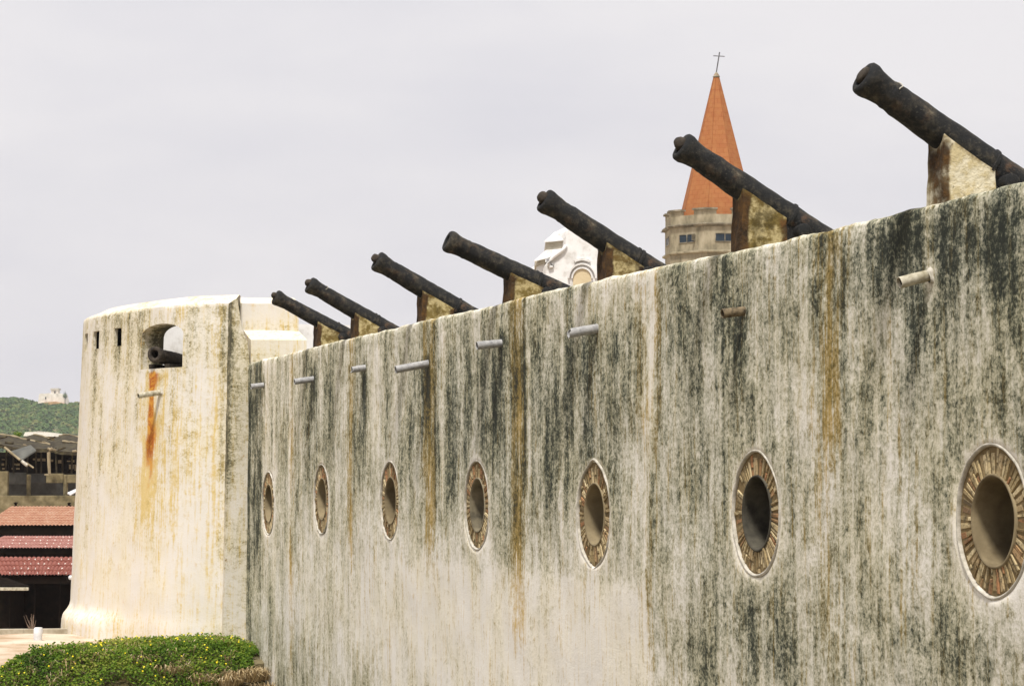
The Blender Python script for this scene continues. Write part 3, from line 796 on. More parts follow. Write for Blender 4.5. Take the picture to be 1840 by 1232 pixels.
def build_bastion():
    root = empty('bastion', (*cam_xy(-6.5, 54)[:2], Z_BASE), 'cream rounded bastion with an arched gun opening and small square loopholes', 'bastion')
    U_END = arc[-1] - 0.05
    us = set()
    u = 0.0
    while u < 7.5: us.add(round(u, 4)); u += 0.075
    while u < U_END: us.add(round(u, 4)); u += 0.3
    keys = [UL, UR] + [a + s * w / 2 for a, w in LOOPS for s in (-1, 1)]
    us = sorted(x for x in us if all(abs(x - k) > 0.04 for k in keys)) + keys
    us = sorted(us)
    zk = [E_S, 10.85, 11.225]
    zs = [Z_BASE + 0.1 * k for k in range(int((Z_TOP - 0.05 - Z_BASE) / 0.1) + 1)]
    zs = sorted([z for z in zs if all(abs(z - k) > 0.05 for k in zk)] + zk)
    zs = [z for z in zs if z < Z_TOP - 0.07]
    def in_open(ua, ub, za, zb):
        uc, zc = (ua + ub) / 2, (za + zb) / 2
        if UR < uc < UL and E_S < zc and zc < arch_z(uc): return 1
        for a, w in LOOPS:
            if abs(uc - a) < w / 2 and 10.85 < zc < 11.225: return 2
        return 0
    mb = MB(); A = {'dark': [], 'ochre': [], 'pale': [], 'rust': []}
    U0 = u_of_px(404, 10.0)
    def st(u, z):
        D = -0.36; O = 0.10; P = 0.05; Rr = 0.0
        ru_ = rust_u - U0; u = u - U0
        px, py = u, z
        j = 0.04 * nz(u * 2, z * 0.9, 4)
        D += 0.30 * smooth(9.9, 11.4, z) + 0.08 * smooth(8, 9.5, z)                       # grey weathering below the coping
        D += 0.25 * max(0, nz(u * 1.3, z * 0.35, 8.0))
        h = Z_TOP
        # rust run under the gun opening, bending a little
        ru = ru_ + 0.02 * (10.3 - z) + j
        wd = (0.20 + 0.03 * (10.3 - z)) * (0.8 + 0.8 * nz(u * 3, z * 1.7, 6))
        k = exp(-((u - ru) / wd) ** 2); k2 = exp(-((u - ru) / (wd * 1.9)) ** 2)
        if z < E_S: 
            Rr += k * (1.0 * smooth(7.7, 9.0, z)); O += k2 * 1.1 * smooth(6.2, 8.0, z)
            D += 0.75 * exp(-((u - ru - 0.05) / 0.26) ** 2) * smooth(E_S - 0.30, E_S - 0.05, z)
        for (uu, t0, t1, w, d, o) in ((0.17, 9.6, 5.5, .10, .05, .45), (0.04, 12, 4, .08, .5, .15), (0.12, 12, 9.6, .06, .3, .1), (1.05, 12, 6.3, .1, .0, .45), (1.45, 9, 5.5, .06, 0, .5), (1.2, 12, 8.6, .14, .3, .1),
                                      (0.75, 12, 8.2, .12, .3, 0), (2.6, 12, 9.0, .1, .45, 0), (3.1, 10.5, 8.6, .1, .3, .2), (3.6, 10.8, 8.2, .12, .35, 0), (4.3, 12, 6.5, .12, .35, 0.1), (2.2, 10.5, 7.2, .06, .2, .2), (4.9, 12, 6, .2, .35, 0)):
            D += d * exp(-((u + j - uu) / w) ** 2) * smooth(t1 - .4, t1 + .4, z); O += o * exp(-((u + j - uu) / w) ** 2) * smooth(t1 - .5, t1 + .7, z)
        O += 0.30 * exp(-((u - 0.9) / 0.8) ** 2) * exp(-((z - 8.4) / 1.0) ** 2)
        D += 0.25 * (1 - smooth(4.9, 5.5, z)); O += 0.35 * (1 - smooth(5.0, 5.9, z)) * (0.5 + nz(u * 1.5, z, 3))
        P += 0.35 * (1 - smooth(5.5, 7.6, z))
        return D, O, P, Rr
    def vert(p, u, z, kill=False):
        d, o, q, r = st(u, z)
        if kill == 'cop': d, o, q, r = -0.10, 0.18, 0.10, 0.0
        if kill == 'in': d += 0.95  # dark inner skin paints shade, leaving a lit-looking strip along the jamb
        A['dark'].append(d); A['ochre'].append(o); A['pale'].append(q); A['rust'].append(r)
        mb.v.append(p); return len(mb.v) - 1
    def wob(u, z): return 0.016 * fbm(u * 1.1, z * 0.9, 2.0, 3) + 0.005 * nz(u * 6, z * 5, 1.0)
    nu, nzv = len(us), len(zs)
    cells = {}
    for i in range(nu - 1):
        for k in range(nzv - 1):
            cells[i, k] = in_open(us[i], us[i + 1], zs[k], zs[k + 1])
    def grid(ins, inner):
        g = []
        for i, u in enumerate(us):
            col = []
            for k, z in enumerate(zs):
                zz = z
                if UR - 1e-6 <= u <= UL + 1e-6 and z > E_S + 0.2:       # snap the rim of the gun opening to its arch
                    around = [cells.get((i + a, k + b), 0) == 1 for a in (-1, 0) for b in (-1, 0)]
                    if any(around) and not all(around) and not (abs(u - UL) < 1e-6 and z < E_SP) and not (abs(u - UR) < 1e-6 and z < E_SP):
                        zz = max(E_SP, arch_z(u))
                p = bpos(u, zz, ins - (0 if inner else wob(u, z)))
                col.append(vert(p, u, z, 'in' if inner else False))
            g.append(col)
        return g
    go, gi = grid(0.0, False), grid(TH, True)
    for (i, k), c in cells.items():
        if c: continue
        mb.f.append([go[i][k], go[i + 1][k], go[i + 1][k + 1], go[i][k + 1]])
    for (i, k), c in cells.items():
        if c != 1: mb.f.append([gi[i][k], gi[i][k + 1], gi[i + 1][k + 1], gi[i + 1][k]])
    # reveals of the openings
    for (i, k), c in cells.items():
        if not c: continue
        for (di, dk, e) in ((-1, 0, ((i, k), (i, k + 1))), (1, 0, ((i + 1, k), (i + 1, k + 1))), (0, -1, ((i, k), (i + 1, k))), (0, 1, ((i, k + 1), (i + 1, k + 1)))):
            if cells.get((i + di, k + dk), 0) == 0:
                (a, b), (c2, d2) = e
                if c == 2:
                    lip = [vert(bpos(us[q], zs[w], 0.075), us[q], zs[w]) for q, w in ((c2, d2), (a, b))]
                    mb.f.append([go[a][b], go[c2][d2], lip[0], lip[1]]); continue
                mb.f.append([go[a][b], go[c2][d2], gi[c2][d2], gi[a][b]])
    # rounded, inward rising coping
    prev_o = [go[i][-1] for i in range(nu)]
    prof = [(0.012, Z_TOP - 0.03), (0.05, Z_TOP + 0.0), (0.25, Z_TOP + 0.075), (TH - 0.06, Z_TOP + 0.17), (TH, Z_TOP + 0.15)]
    for (ins, z) in prof:
        row = [vert(bpos(u, z, ins - 0.6 * wob(u, z * 2)) , u, z, 'cop') for u in us]
        for i in range(nu - 1): mb.f.append([prev_o[i], prev_o[i + 1], row[i + 1], row[i]])
        prev_o = row
    for i in range(nu - 1): mb.f.append([prev_o[i], prev_o[i + 1], gi[i + 1][-1], gi[i][-1]])
    o = mb.build('round_face', M['bastion'], root, True, attrs=A)
    bm = bmesh.new(); bm.from_mesh(o.data); bmesh.ops.recalc_face_normals(bm, faces=bm.faces); bm.to_mesh(o.data); bm.free()
    o.data.set_sharp_from_angle(angle=radians(42))
    for (uc, w) in LOOPS:
        rb_ = MB()
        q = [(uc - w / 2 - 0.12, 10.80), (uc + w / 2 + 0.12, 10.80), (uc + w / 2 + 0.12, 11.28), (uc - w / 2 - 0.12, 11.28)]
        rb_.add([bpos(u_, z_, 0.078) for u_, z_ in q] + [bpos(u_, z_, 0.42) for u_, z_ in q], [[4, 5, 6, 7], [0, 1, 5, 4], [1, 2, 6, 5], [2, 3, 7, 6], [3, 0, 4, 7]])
        rb_.build('loophole_recess', M['void'], root)  # near-black box stands for the shade deep in the loophole
    # gun platform inside
    fm = MB()
    poly = [bpos(u, 9.75, 0.3) for u in us[::4]]
    fm.add([Vector((p.x, p.y, 9.75)) for p in poly] + [Vector((*cam_xy(-3.0, 50.5)[:2], 9.75))], [list(range(len(poly) + 1))])
    fm.build('gun_platform', M['rim'], root)
    return root
bastion = build_bastion()

def build_pier():
    A = {'dark': [], 'ochre': [], 'pale': [], 'rust': []}
    def fin(mb, name):
        o = mb.build(name, M['bastion'], bastion, True, attrs=A)
        bm = bmesh.new(); bm.from_mesh(o.data); bmesh.ops.recalc_face_normals(bm, faces=bm.faces); bm.to_mesh(o.data); bm.free()
        o.data.set_sharp_from_angle(angle=radians(40)); return o
    yE = Y_END
    # corner pier between the round face and the curtain wall
    def st(x, y, z):
        side = smooth(-0.27, -0.31, x) if x < -0.25 else 0
        return (0.0 + 0.75 * exp(-((x + 0.36) / 0.07) ** 2) * smooth(5.5, 8.5, z) + 0.15 * smooth(8, 11, z), 0.12, 0.1, 0)  # dark left edge paints the shade of the pier's side face
    mb = MB()
    p404 = on_y(404, 870, yE + 0.65)
    xs0 = on_y(415, 700, yE + 0.02).x
    prof = [(xs0, Z_TOP - 0.03), (xs0 + 0.11, Z_TOP + 0.05), (xs0 + 0.17, Z_TOP - 0.32), (xs0 + 0.24, Z_TOP - 0.62), (0.02, Z_TOP - 0.86), (0.04, Z_TOP - 1.3), (0.04, Z_BASE - 0.5)]
    n = 0
    # face grid of the pier (front at yE, runs back .75 m); outline steps down to the right
    def out_z(x):
        for (a, za), (b, zb) in zip(prof, prof[1:]):
            if a <= x <= b and b > a: return za + (zb - za) * (x - a) / (b - a)
        return prof[-3][1] if x > 0 else prof[0][1]
    m = 10; kz = 60
    xs_ = [xs0 + (0.035 - xs0) * k / m for k in range(m + 1)]
    lay = []
    for yy in (yE + 0.0, yE + 0.25, yE + 0.5, yE + 0.8):
        row = []
        for x in xs_:
            zt = out_z(x); col = []
            for k in range(kz + 1):
                z = Z_BASE - 0.5 + (zt - Z_BASE + 0.5) * k / kz
                bt = (Z_TOP - z) * 0.02
                xx = x - bt * (1 - (x - xs0) / (0.035 - xs0))
                mb.v.append(Vector((xx + 0.008 * nz(yy, z * 1.5, 1), yy - 0.010 * fbm(x * 3, z, 2, 3), z)))
                for kk, vv in zip(('dark', 'ochre', 'pale', 'rust'), st(x, yy, z)): A[kk].append(vv)
                col.append(len(mb.v) - 1)
            row.append(col)
        lay.append(row)
    for i in range(m):
        for k in range(kz):
            mb.f.append([lay[0][i][k], lay[0][i + 1][k], lay[0][i + 1][k + 1], lay[0][i][k + 1]])
    for j in range(3):
        for k in range(kz):
            for i in (0, m): mb.f.append([lay[j][i][k], lay[j + 1][i][k], lay[j + 1][i][k + 1], lay[j][i][k + 1]])
        for i in range(m): mb.f.append([lay[j][i][kz], lay[j][i + 1][kz], lay[j + 1][i + 1][kz], lay[j + 1][i][kz]])
    fin(mb, 'corner_pier')
    # stepped parapet running back behind the curtain wall
    for k in A: A[k] = []
    mb = MB()
    def st2(x, y, z):
        band = exp(-((z - (Z_TOP - 0.50)) / 0.12) ** 2)
        return (-0.35 + 0.75 * band, 0.10 + 0.25 * band, 0.30, 0)
    xr = on_y(528, 560, yE + 1.3).x
    zl_b = 8 + (870 - 596) * ((Vector((0.3, yE + 1.2, 0)) - EYE).dot(FH)) / FPX
    rough_box(mb, xs0 + 0.13, xr, yE + 0.81, yE + 2.4, 7.0, Z_TOP + 0.02, 0.14, 0.02, 3, lambda x, y: 0.16 * min(1.0, (y - yE - 0.81) / 0.5), A, st2)
    xl = on_y(543, 612, yE + 0.5).x
    def st3(x, y, z): return (-0.35 + 0.25 * (z < Z_TOP - 0.9), 0.22, 0.25, 0)
    z_low = 8 + (870 - 611) * ((Vector((0.6, yE + 0.15, 0)) - EYE).dot(FH)) / FPX
    rough_box(mb, 0.06, xl, yE + 0.03, yE + 0.80, 7.0, z_low, 0.14, 0.016, 7, lambda x, y: 0.30 * (y - yE - 0.03), A, st3)
    fin(mb, 'stepped_parapet')
    # pale wall inside, seen through the gun opening
    for k in A: A[k] = []
    mb = MB()
    def st4(x, y, z): return (-0.08, 0.1, 0.1, 0)
    cx_, cy_ = cam_xy(-5.2, 54.2)
    rough_box(mb, cx_ - 3.2, cx_ + 2.6, cy_, cy_ + 0.5, 9.7, Z_TOP - 0.06, 0.16, 0.02, 11, None, A, st4)
    mb.build('inner_wall', M['white'], bastion, True, ang=radians(40))
build_pier()

# cannon in the gun opening
def bastion_cannon():
    u = u_of_px(281, 10.6)
    p, n_ = curve_o((UL + UR) / 2)
    Mz = at(277, 636, 49.55)
    ax = (-n_ * 0.98 + Vector((0, 0, -0.10))).normalized()
    # steer so that it leaves through the opening to the right, as seen
    T = at(330, 651, 50.65)
    ax = (T - Mz).normalized()
    R = 0.165
    root = empty('cannon', Mz + ax * 1.2, 'black cannon poking out of the arched opening of the bastion', 'cannon')
    mb = MB(); lathe(mb, cannon_profile(R, R * 17.0), Mz, ax, 40, R * 0.06, 55.0)
    b = mb.build('barrel', M['plug'], root, True); b.data.set_sharp_from_angle(angle=radians(55))
    cb = MB()
    M4 = Matrix.Translation(Mz + ax * 0.95) @ Matrix.Rotation(atan2(ax.y, ax.x), 4, 'Z')
    cb.box(-0.75, 1.2, -0.24, -0.12, -0.62, -0.10, M4); cb.box(-0.75, 1.2, 0.12, 0.24, -0.62, -0.10, M4); cb.box(-0.7, -0.5, -0.12, 0.12, -0.6, -0.2, M4)
    o = cb.build('gun_carriage', M['plug'], None, False, 0.015)  # near-black boxes stand for the carriage and the shade below the barrel
    tag(o, 'near-black carriage and shade under the cannon in the bastion opening', 'gun carriage')
bastion_cannon()
u289 = on_y(289, 704, bpos(u_of_px(289, 9.8), 9.8).y)
P1 = bpos(u_of_px(289, 9.83), 9.83); 
_, n_ = curve_o(u_of_px(289, 9.83))
zP1 = at(289, 704.5, (P1 - EYE).dot(FH)).z; P1.z = zP1
P0 = at(248.5, 711, (P1 - EYE).dot(FH) - 0.25)
o = make_pipe(P0, P1, 0.056, 'pipe_pale', '')
tag(o, 'pale drain pipe crossing the orange rust stain on the bastion', 'drain pipe')

# ================================================================== GROUND
def terrace_front(X): return 46.9 - max(0.0, (-4.9 - X)) * 1.02
def ground_z(X, Z):
    """ground height in camera-aligned plan: ditch near the camera, bank and terrace by the bastion, town beyond the kerb"""
    zf = terrace_front(X)
    bank = 2.0 + (4.86 - 2.0) * smooth(zf - 5.2, zf + 0.5, Z)
    bank -= 0.5 * smooth(-4.95, -4.4, X) * (1 - smooth(46.6, 47.3, Z)) * smooth(zf - 6, zf - 2, Z)
    z = bank + 0.06 * nz(X * 0.7, Z * 0.7, 1) + 0.02 * nz(X * 3, Z * 3, 2)
    town = 1.0
    z = z if Z < 52.9 else town
    far = 0.0
    return z
def terrace_back(X):
    tb = [(-11.5, 40.0), (-9.5, 40.6), (-9.0, 42.0), (-8.5, 43.9), (-7.9, 46.3), (-6.9, 48.4), (-6.0, 48.3), (-5.2, 48.0), (-4.7, 47.6), (-4.0, 47.2)]
    if X <= tb[0][0]: return tb[0][1]
    for (a, za), (b, zb) in zip(tb, tb[1:]):
        if X <= b: return za + (zb - za) * (X - a) / (b - a)
    return tb[-1][1]
def build_ground():
    Xs = [-2500, -1200, -600, -300, -150, -80, -50, -35, -25, -20, -16, -14] + [-13 + 0.25 * k for k in range(0, 49)] + [0, 3, 8, 15, 30, 60, 120, 300, 800, 2500]
    Zs = [-80, -30, -10, 0, 10, 20, 28, 33] + [36 + 0.25 * k for k in range(0, 68)] + [52.89, 52.91, 54, 57, 60, 70, 80, 100, 130, 180, 260, 400, 700, 1200, 2200, 4000]
    Xs = sorted(set(Xs)); Zs = sorted(set(Zs))
    mb = MB(); lit = []
    for X in Xs:
        for Z in Zs:
            x, y = cam_xy(X, Z); mb.v.append(Vector((x, y, ground_z(X, Z)))); lit.append((smooth(terrace_back(X) - 0.05, terrace_back(X) - 0.45, Z) if -14 < X < -4.4 else 0.70) * (1.0 if Z < 52 else 0.0))  # unseen ditch ground is darkened too, to cut bounce light
    n = len(Zs)
    for i in range(len(Xs) - 1):
        for k in range(n - 1):
            mb.f.append([i * n + k, (i + 1) * n + k, (i + 1) * n + k + 1, i * n + k + 1])
    o = mb.build('ground', M['earth'], None, True, attrs={'litter_ditch_dark': lit}); tag(o, None, None, None, 'structure')
    o['label'] = 'bare pale earth ground by the bastion foot'
def earth_mat():
    n = NT('pale_earth')
    a = n.noise(0.8, 6, 0.6); b = n.noise(6.0, 6, 0.65)
    c = n.ramp(a, [(0.35, (0.34, 0.24, 0.15)), (0.5, (0.50, 0.40, 0.30)), (0.65, (0.57, 0.49, 0.39))])
    c = n.mix(n.rng(b, 0.55, 0.72, 0, 0.8), c, (0.30, 0.21, 0.12))
    c = n.mix(n.math('MULTIPLY', n.attr('litter_ditch_dark'), n.rng(b, 0.25, 0.55, 0.6, 1.0)), c, n.ramp(b, [(0.4, (0.03, 0.035, 0.012)), (0.6, (0.09, 0.07, 0.03))]))
    n.bump(b, 0.5, 0.03)
    return n.done(c, 0.95, spec=0.1)
M['earth'] = earth_mat()
build_ground()
M['conc'] = mottled('stained_concrete', (0.06, 0.05, 0.025), (0.17, 0.14, 0.075), 1.9, 0.95, 0.4, c2=(0.28, 0.235, 0.14))
# kerb at the terrace edge and the white post on it
M['kerb'] = mottled('kerb_concrete', (0.28, 0.24, 0.17), (0.47, 0.43, 0.34), 5.0, 0.9, 0.4)
kb = MB()
pts = []
for (X, Z) in ((-16, 51.9), (-12.5, 52.3), (-10.3, 52.55), (-8.6, 52.8)): pts.append(Vector((*cam_xy(X, Z), 0)))
for a, b in zip(pts, pts[1:]):
    d = (b - a).normalized(); nn = Vector((-d.y, d.x, 0)) * 0.16
    kb.add([a - nn + Vector((0, 0, 0.8)), b - nn + Vector((0, 0, 0.8)), b + nn + Vector((0, 0, 0.8)), a + nn + Vector((0, 0, 0.8)), a - nn + Vector((0, 0, 4.96)), b - nn + Vector((0, 0, 4.96)), b + nn + Vector((0, 0, 4.96)), a + nn + Vector((0, 0, 4.96))],
           [[4, 5, 6, 7], [0, 1, 5, 4], [2, 3, 7, 6], [1, 2, 6, 5], [3, 0, 4, 7]])
o = kb.build('kerb', M['kerb'], None); tag(o, 'low pale kerb wall along the edge of the terrace', 'kerb', None, 'structure')
M['post'] = mottled('whitewashed_post', (0.50, 0.50, 0.50), (0.72, 0.72, 0.73), 6.0, 0.85, 0.3)
pb = MB(); c = at(68, 1143, 50.2)
zc = at(68, 1152, 50.2).z
pb.tube([(c.x, c.y, zc), (c.x, c.y, zc + 0.12), (c.x + 0.01, c.y, zc + 0.25), (c.x + 0.01, c.y, zc + 0.285)], [0.085, 0.088, 0.095, 0.075], 16)
o = pb.build('marker_post', M['post'], None, True, ang=radians(50)); tag(o, 'short whitewashed post standing on the terrace kerb', 'marker post')

# ================================================================== PLANTS
def leaf_mat(name, cs, trans=0.35):
    n = NT(name)
    f = n.attr('rnd')
    c = n.ramp(f, [(k / (len(cs) - 1), c_) for k, c_ in enumerate(cs)])
    n.done(c, 0.75, spec=0.2)
    tr = n.t.nodes.new('ShaderNodeBsdfTranslucent'); n.L(c, tr.inputs['Color'])
    mx = n.t.nodes.new('ShaderNodeMixShader'); mx.inputs[0].default_value = trans
    n.L(n.b.outputs[0], mx.inputs[1]); n.L(tr.outputs[0], mx.inputs[2]); n.L(mx.outputs[0], n.out.inputs['Surface'])
    return n.m
M['leaf'] = leaf_mat('creeper_leaves', [(0.025, 0.055, 0.008), (0.065, 0.135, 0.012), (0.12, 0.205, 0.018), (0.20, 0.26, 0.03), (0.30, 0.29, 0.07)])
M['flower'] = leaf_mat('yellow_petals', [(0.75, 0.60, 0.02), (0.85, 0.72, 0.03), (0.80, 0.75, 0.08)], 0.2)
M['straw'] = leaf_mat('dry_grass', [(0.16, 0.11, 0.05), (0.36, 0.26, 0.13), (0.52, 0.40, 0.22), (0.62, 0.52, 0.34)], 0.2)
M['sage'] = leaf_mat('pale_leaf', [(0.30, 0.42, 0.28), (0.42, 0.55, 0.40)], 0.25)
M['scrub'] = leaf_mat('hill_leaves', [(0.025, 0.06, 0.02), (0.06, 0.115, 0.032), (0.10, 0.155, 0.042), (0.17, 0.18, 0.06)], 0.2)
def add_leaf(mb, rn, p, n_, size, val, asp=0.6):
    n_ = n_.normalized(); t = n_.orthogonal().normalized()
    t = Matrix.Rotation(random.random() * 2 * pi, 3, n_) @ t; s = n_.cross(t)
    l, w = size, size * asp
    mb.add([p - t * l * 0.5, p + s * w * 0.5 + n_ * size * 0.08, p + t * l * 0.5, p - s * w * 0.5 + n_ * size * 0.08], [[0, 1, 2, 3]]); rn += [val] * 4
def bush_top(X, Z):
    """height of the creeper above the ground"""
    zf = terrace_front(X)
    back = terrace_back(X)
    e = smooth(back, back - 0.7, Z) * smooth(-3.95 - 0.9, -4.45 - 0.9, X)
    return (0.07 + 0.17 * e) * (0.75 + 0.55 * max(0, nz(X * 1.1, Z * 1.1, 3.0) + 0.35))
mb, rn = MB(), []
fl, fr = MB(), []
n_leaf = 0
while n_leaf < 70000:
    X = random.uniform(-11.5, -4.62); bk = terrace_back(X)
    Z = bk - 4.4 * random.random() ** 1.25
    if X > -5.35 + 0.55 * smooth(45.3, 46.6, Z) + 0.15 * nz(Z * 2, 4, 4): continue
    h = bush_top(X, Z); t = random.random() ** 0.5
    x, y = cam_xy(X, Z); z = ground_z(X, Z) + h * t + 0.02 + (0.06 * random.random() ** 4 if t > 0.9 else 0)
    nrm = Vector((random.gauss(0, .7), random.gauss(-.25, .7), 0.9))
    v = 0.15 + 0.5 * random.random() + 0.30 * nz(X * 2, Z * 2, 9) + 0.35 * nz(X * 0.9, Z * 0.9, 19) + 0.15 * (t > 0.85)
    add_leaf(mb, rn, Vector((x, y, z)), nrm, random.uniform(0.035, 0.075), max(0, min(1, v)))
    n_leaf += 1
    if t > 0.93 and random.random() < 0.042 * (1 + 1.2 * nz(X * 1.5, Z * 1.5, 30)):
        for q in range(3):
            add_leaf(fl, fr, Vector((x, y, z + 0.03)), Vector((random.gauss(0, .5), random.gauss(-.6, .4), 0.7)), random.uniform(0.022, 0.042), random.random(), 0.9)
o = mb.build('creeper', M['leaf'], None, False, attrs={'rnd': rn}); tag(o, 'dense low green creeper covering the bank below the bastion', 'ground cover', None, 'stuff')
o = fl.build('wildflowers', M['flower'], None, False, attrs={'rnd': fr}); tag(o, 'tiny yellow flowers scattered over the green creeper', 'flowers', None, 'stuff')
def grass_clump(mb, rn, c, n, r, h, lean=0.5):
    for _ in range(n):
        a = random.random() * 2 * pi; d = r * sqrt(random.random())
        b = c + Vector((cos(a) * d, sin(a) * d, -0.03))
        hh = h * random.uniform(0.5, 1.1); ln = Vector((cos(a), sin(a), 0)) * hh * random.uniform(0.1, 1.0) * lean * 2 + Vector((random.gauss(0, .05), random.gauss(0, .05), 0))
        s = Vector((-sin(a), cos(a), 0)) * random.uniform(0.006, 0.012); v = random.random()
        m1 = b + ln * 0.45 + Vector((0, 0, hh * 0.75)); m2 = b + ln + Vector((0, 0, hh * random.uniform(0.35, 0.9)))
        mb.add([b - s, b + s, m1 + s * 0.8, m1 - s * 0.8, m2], [[0, 1, 2, 3], [3, 2, 4]]); rn += [v] * 5
gb, gr = MB(), []
for (px, py, Z, n, r, h) in ((430, 1212, 45.9, 420, 0.42, 0.30), (468, 1205, 46.2, 300, 0.30, 0.26), (405, 1228, 45.6, 260, 0.35, 0.28), (300, 1236, 45.0, 200, 0.35, 0.25), (350, 1232, 45.2, 160, 0.3, 0.22), (245, 1240, 45.0, 220, 0.35, 0.25), (485, 1232, 45.6, 200, 0.3, 0.26)):
    c = at(px, py, Z); v = c - EYE
    gz = ground_z(v.dot(RGT), v.dot(FH)); c.z = max(gz, c.z - 0.12)
    grass_clump(gb, gr, c, n, r, h, 0.7)
for _ in range(260):
    X = random.uniform(-10, -5.2); Z = terrace_back(X) - random.uniform(0.3, 3.5)
    x, y = cam_xy(X, Z); grass_clump(gb, gr, Vector((x, y, ground_z(X, Z) + bush_top(X, Z) * 0.6)), 5, 0.06, 0.22, 0.8)
o = gb.build('dry_grass', M['straw'], None, False, attrs={'rnd': gr}); tag(o, 'straw coloured dry grass at the foot of the wall', 'dry grass', None, 'stuff')
# ledge stone at the corner
sb = MB(); c = at(470, 1183, 46.9)
rough_box(sb, c.x - 0.40, c.x + 0.26, c.y - 0.30, c.y + 0.30, c.z - 0.6, c.z - 0.03, 0.07, 0.075, 21, lambda x, y: 0.10 * (x - c.x))
o = sb.build('ledge_stone', M['conc'], None, True, ang=radians(60)); tag(o, 'rough ledge stone above the dry grass at the wall corner', 'stone')
# pale broad-leaved weed and the dead twig bush by the post
wb, wr = MB(), []
c = at(190, 1226, 44.4)
for k in range(11):
    a = k * 2.4; L = random.uniform(0.14, 0.26); el = random.uniform(0.3, 1.1)
    d = Vector((cos(a) * cos(el), sin(a) * cos(el), sin(el))); s = Vector((-sin(a), cos(a), 0)) * L * 0.28
    p = c + Vector((0, 0, -0.08))
    wb.add([p, p + d * L * 0.5 + s, p + d * L, p + d * L * 0.5 - s], [[0, 1, 2, 3]]); wr += [random.random()] * 4
o = wb.build('weed_plant', M['sage'], None, False, attrs={'rnd': wr}); tag(o, 'pale green broad leaved weed rising out of the creeper', 'plant')
M['twig'] = mottled('dead_twigs', (0.16, 0.11, 0.08), (0.30, 0.22, 0.17), 9, 0.9, 0.0)
tb_ = MB(); c = at(58, 1142, 52.6)
for k in range(22):
    a = random.uniform(0, 2 * pi); L = random.uniform(0.12, 0.5)
    d = Vector((cos(a) * 0.35 - 0.12, sin(a) * 0.3, 1)).normalized()
    tb_.tube([c, c + d * L * 0.5 + Vector((random.gauss(0, .02), 0, 0)), c + d * L], [0.006, 0.005, 0.003], 4)
o = tb_.build('dead_shrub', M['twig'], None); tag(o, 'leafless dead shrub beside the whitewashed post', 'shrub')
sp, sr = MB(), []
c = at(59, 1172, 46.4); c.z = ground_z((c - EYE).dot(RGT), (c - EYE).dot(FH))
for k in range(26):
    add_leaf(sp, sr, c + Vector((random.gauss(0, .035), random.gauss(0, .035), 0.02 + 0.14 * random.random())), Vector((random.gauss(0, 1), -1, .4)), random.uniform(.04, .07), random.random() * 0.6)
o = sp.build('weed_sprig', M['leaf'], None, False, attrs={'rnd': sr}); tag(o, 'small dark weed sprig on the bare earth below the whitewashed post', 'plant')

# ================================================================== TOWN ROOFS ON THE LEFT
def X_of(px, Z): return (px - 920) / FPX * Z
def Zof(py, Z): return EYE.z - (py - 870) * Z / FPX
def P3(px, py, Z): return at(px, py, Z)
def tile_mat(name, c0, c1, c2, spots=False):
    n = NT(name)
    a = n.noise(3.0, 5, 0.6); b = n.noise(14.0, 4, 0.6)
    c = n.ramp(a, [(0.35, c0), (0.55, c1), (0.7, c2)])
    c = n.mix(n.rng(b, 0.5, 0.75, 0, 0.5), c, tuple(x * 0.6 for x in c0))
    n.bump(b, 0.4, 0.02)
    return n.done(c, 0.85, spec=0.2)
M['tile'] = tile_mat('orange_clay_tile', (0.33, 0.155, 0.095), (0.40, 0.22, 0.14), (0.46, 0.31, 0.225))
M['maroon'] = tile_mat('maroon_sheet_roof', (0.18, 0.055, 0.040), (0.23, 0.078, 0.055), (0.27, 0.11, 0.085))
M['maroon_pale'] = tile_mat('faded_maroon_roof', (0.29, 0.125, 0.10), (0.35, 0.17, 0.14), (0.40, 0.22, 0.185))
M['darkwood_shade'] = mottled('dark_timber_and_shade', (0.005, 0.004, 0.003), (0.014, 0.009, 0.006), 5, 1.0, 0.0, spec=0.03)  # timber, and near-black enough to stand for shade under the roofs
M['ridgecap'] = mottled('lime_spots', (0.62, 0.56, 0.50), (0.82, 0.78, 0.72), 8, 0.9, 0.0)
def pan_roof(name, mat, parent, a0, a1, ze, Ze, zr, Zr, pitch, rows, amp=0.045, a0r=None):
    """corrugated/pantile slope: eave line from pixel columns a0..a1 at depth Ze, ridge at depth Zr"""
    mb = MB()
    X0, X1 = X_of(a0, Ze), X_of(a1, Ze)
    n = int((X1 - X0) / pitch); sub = 6
    cols = n * sub
    def P(c, r):
        t = r / rows; X = X0 + (X1 - X0) * c / cols; Z = Ze + (Zr - Ze) * t
        if a0r is not None: XR = X_of(a0r, Zr); X = X + (XR - X0) * t * (1 - c / cols)
        return X, Z, ze + (zr - ze) * t
    vs = []; fs = []
    nr = rows
    for r in range(nr):
        for lo in (0, 1):
            for c in range(cols + 1):
                X, Z, z = P(c, r + lo)
                w = amp * abs(sin(pi * c / sub)) ** 0.8 + (0.035 if lo == 0 else 0.0)
                x, y = cam_xy(X, Z); vs.append(Vector((x, y, z + w)))
    C = cols + 1
    for r in range(nr):
        b = r * 2 * C
        for c in range(cols): fs.append([b + c, b + c + 1, b + C + c + 1, b + C + c])
        if r + 1 < nr:
            for c in range(cols): fs.append([b + C + c, b + C + c + 1, b + 2 * C + c + 1, b + 2 * C + c])
    mb.add(vs, fs)
    o = mb.build(name, mat, parent, True); o.data.set_sharp_from_angle(angle=radians(50)); return o
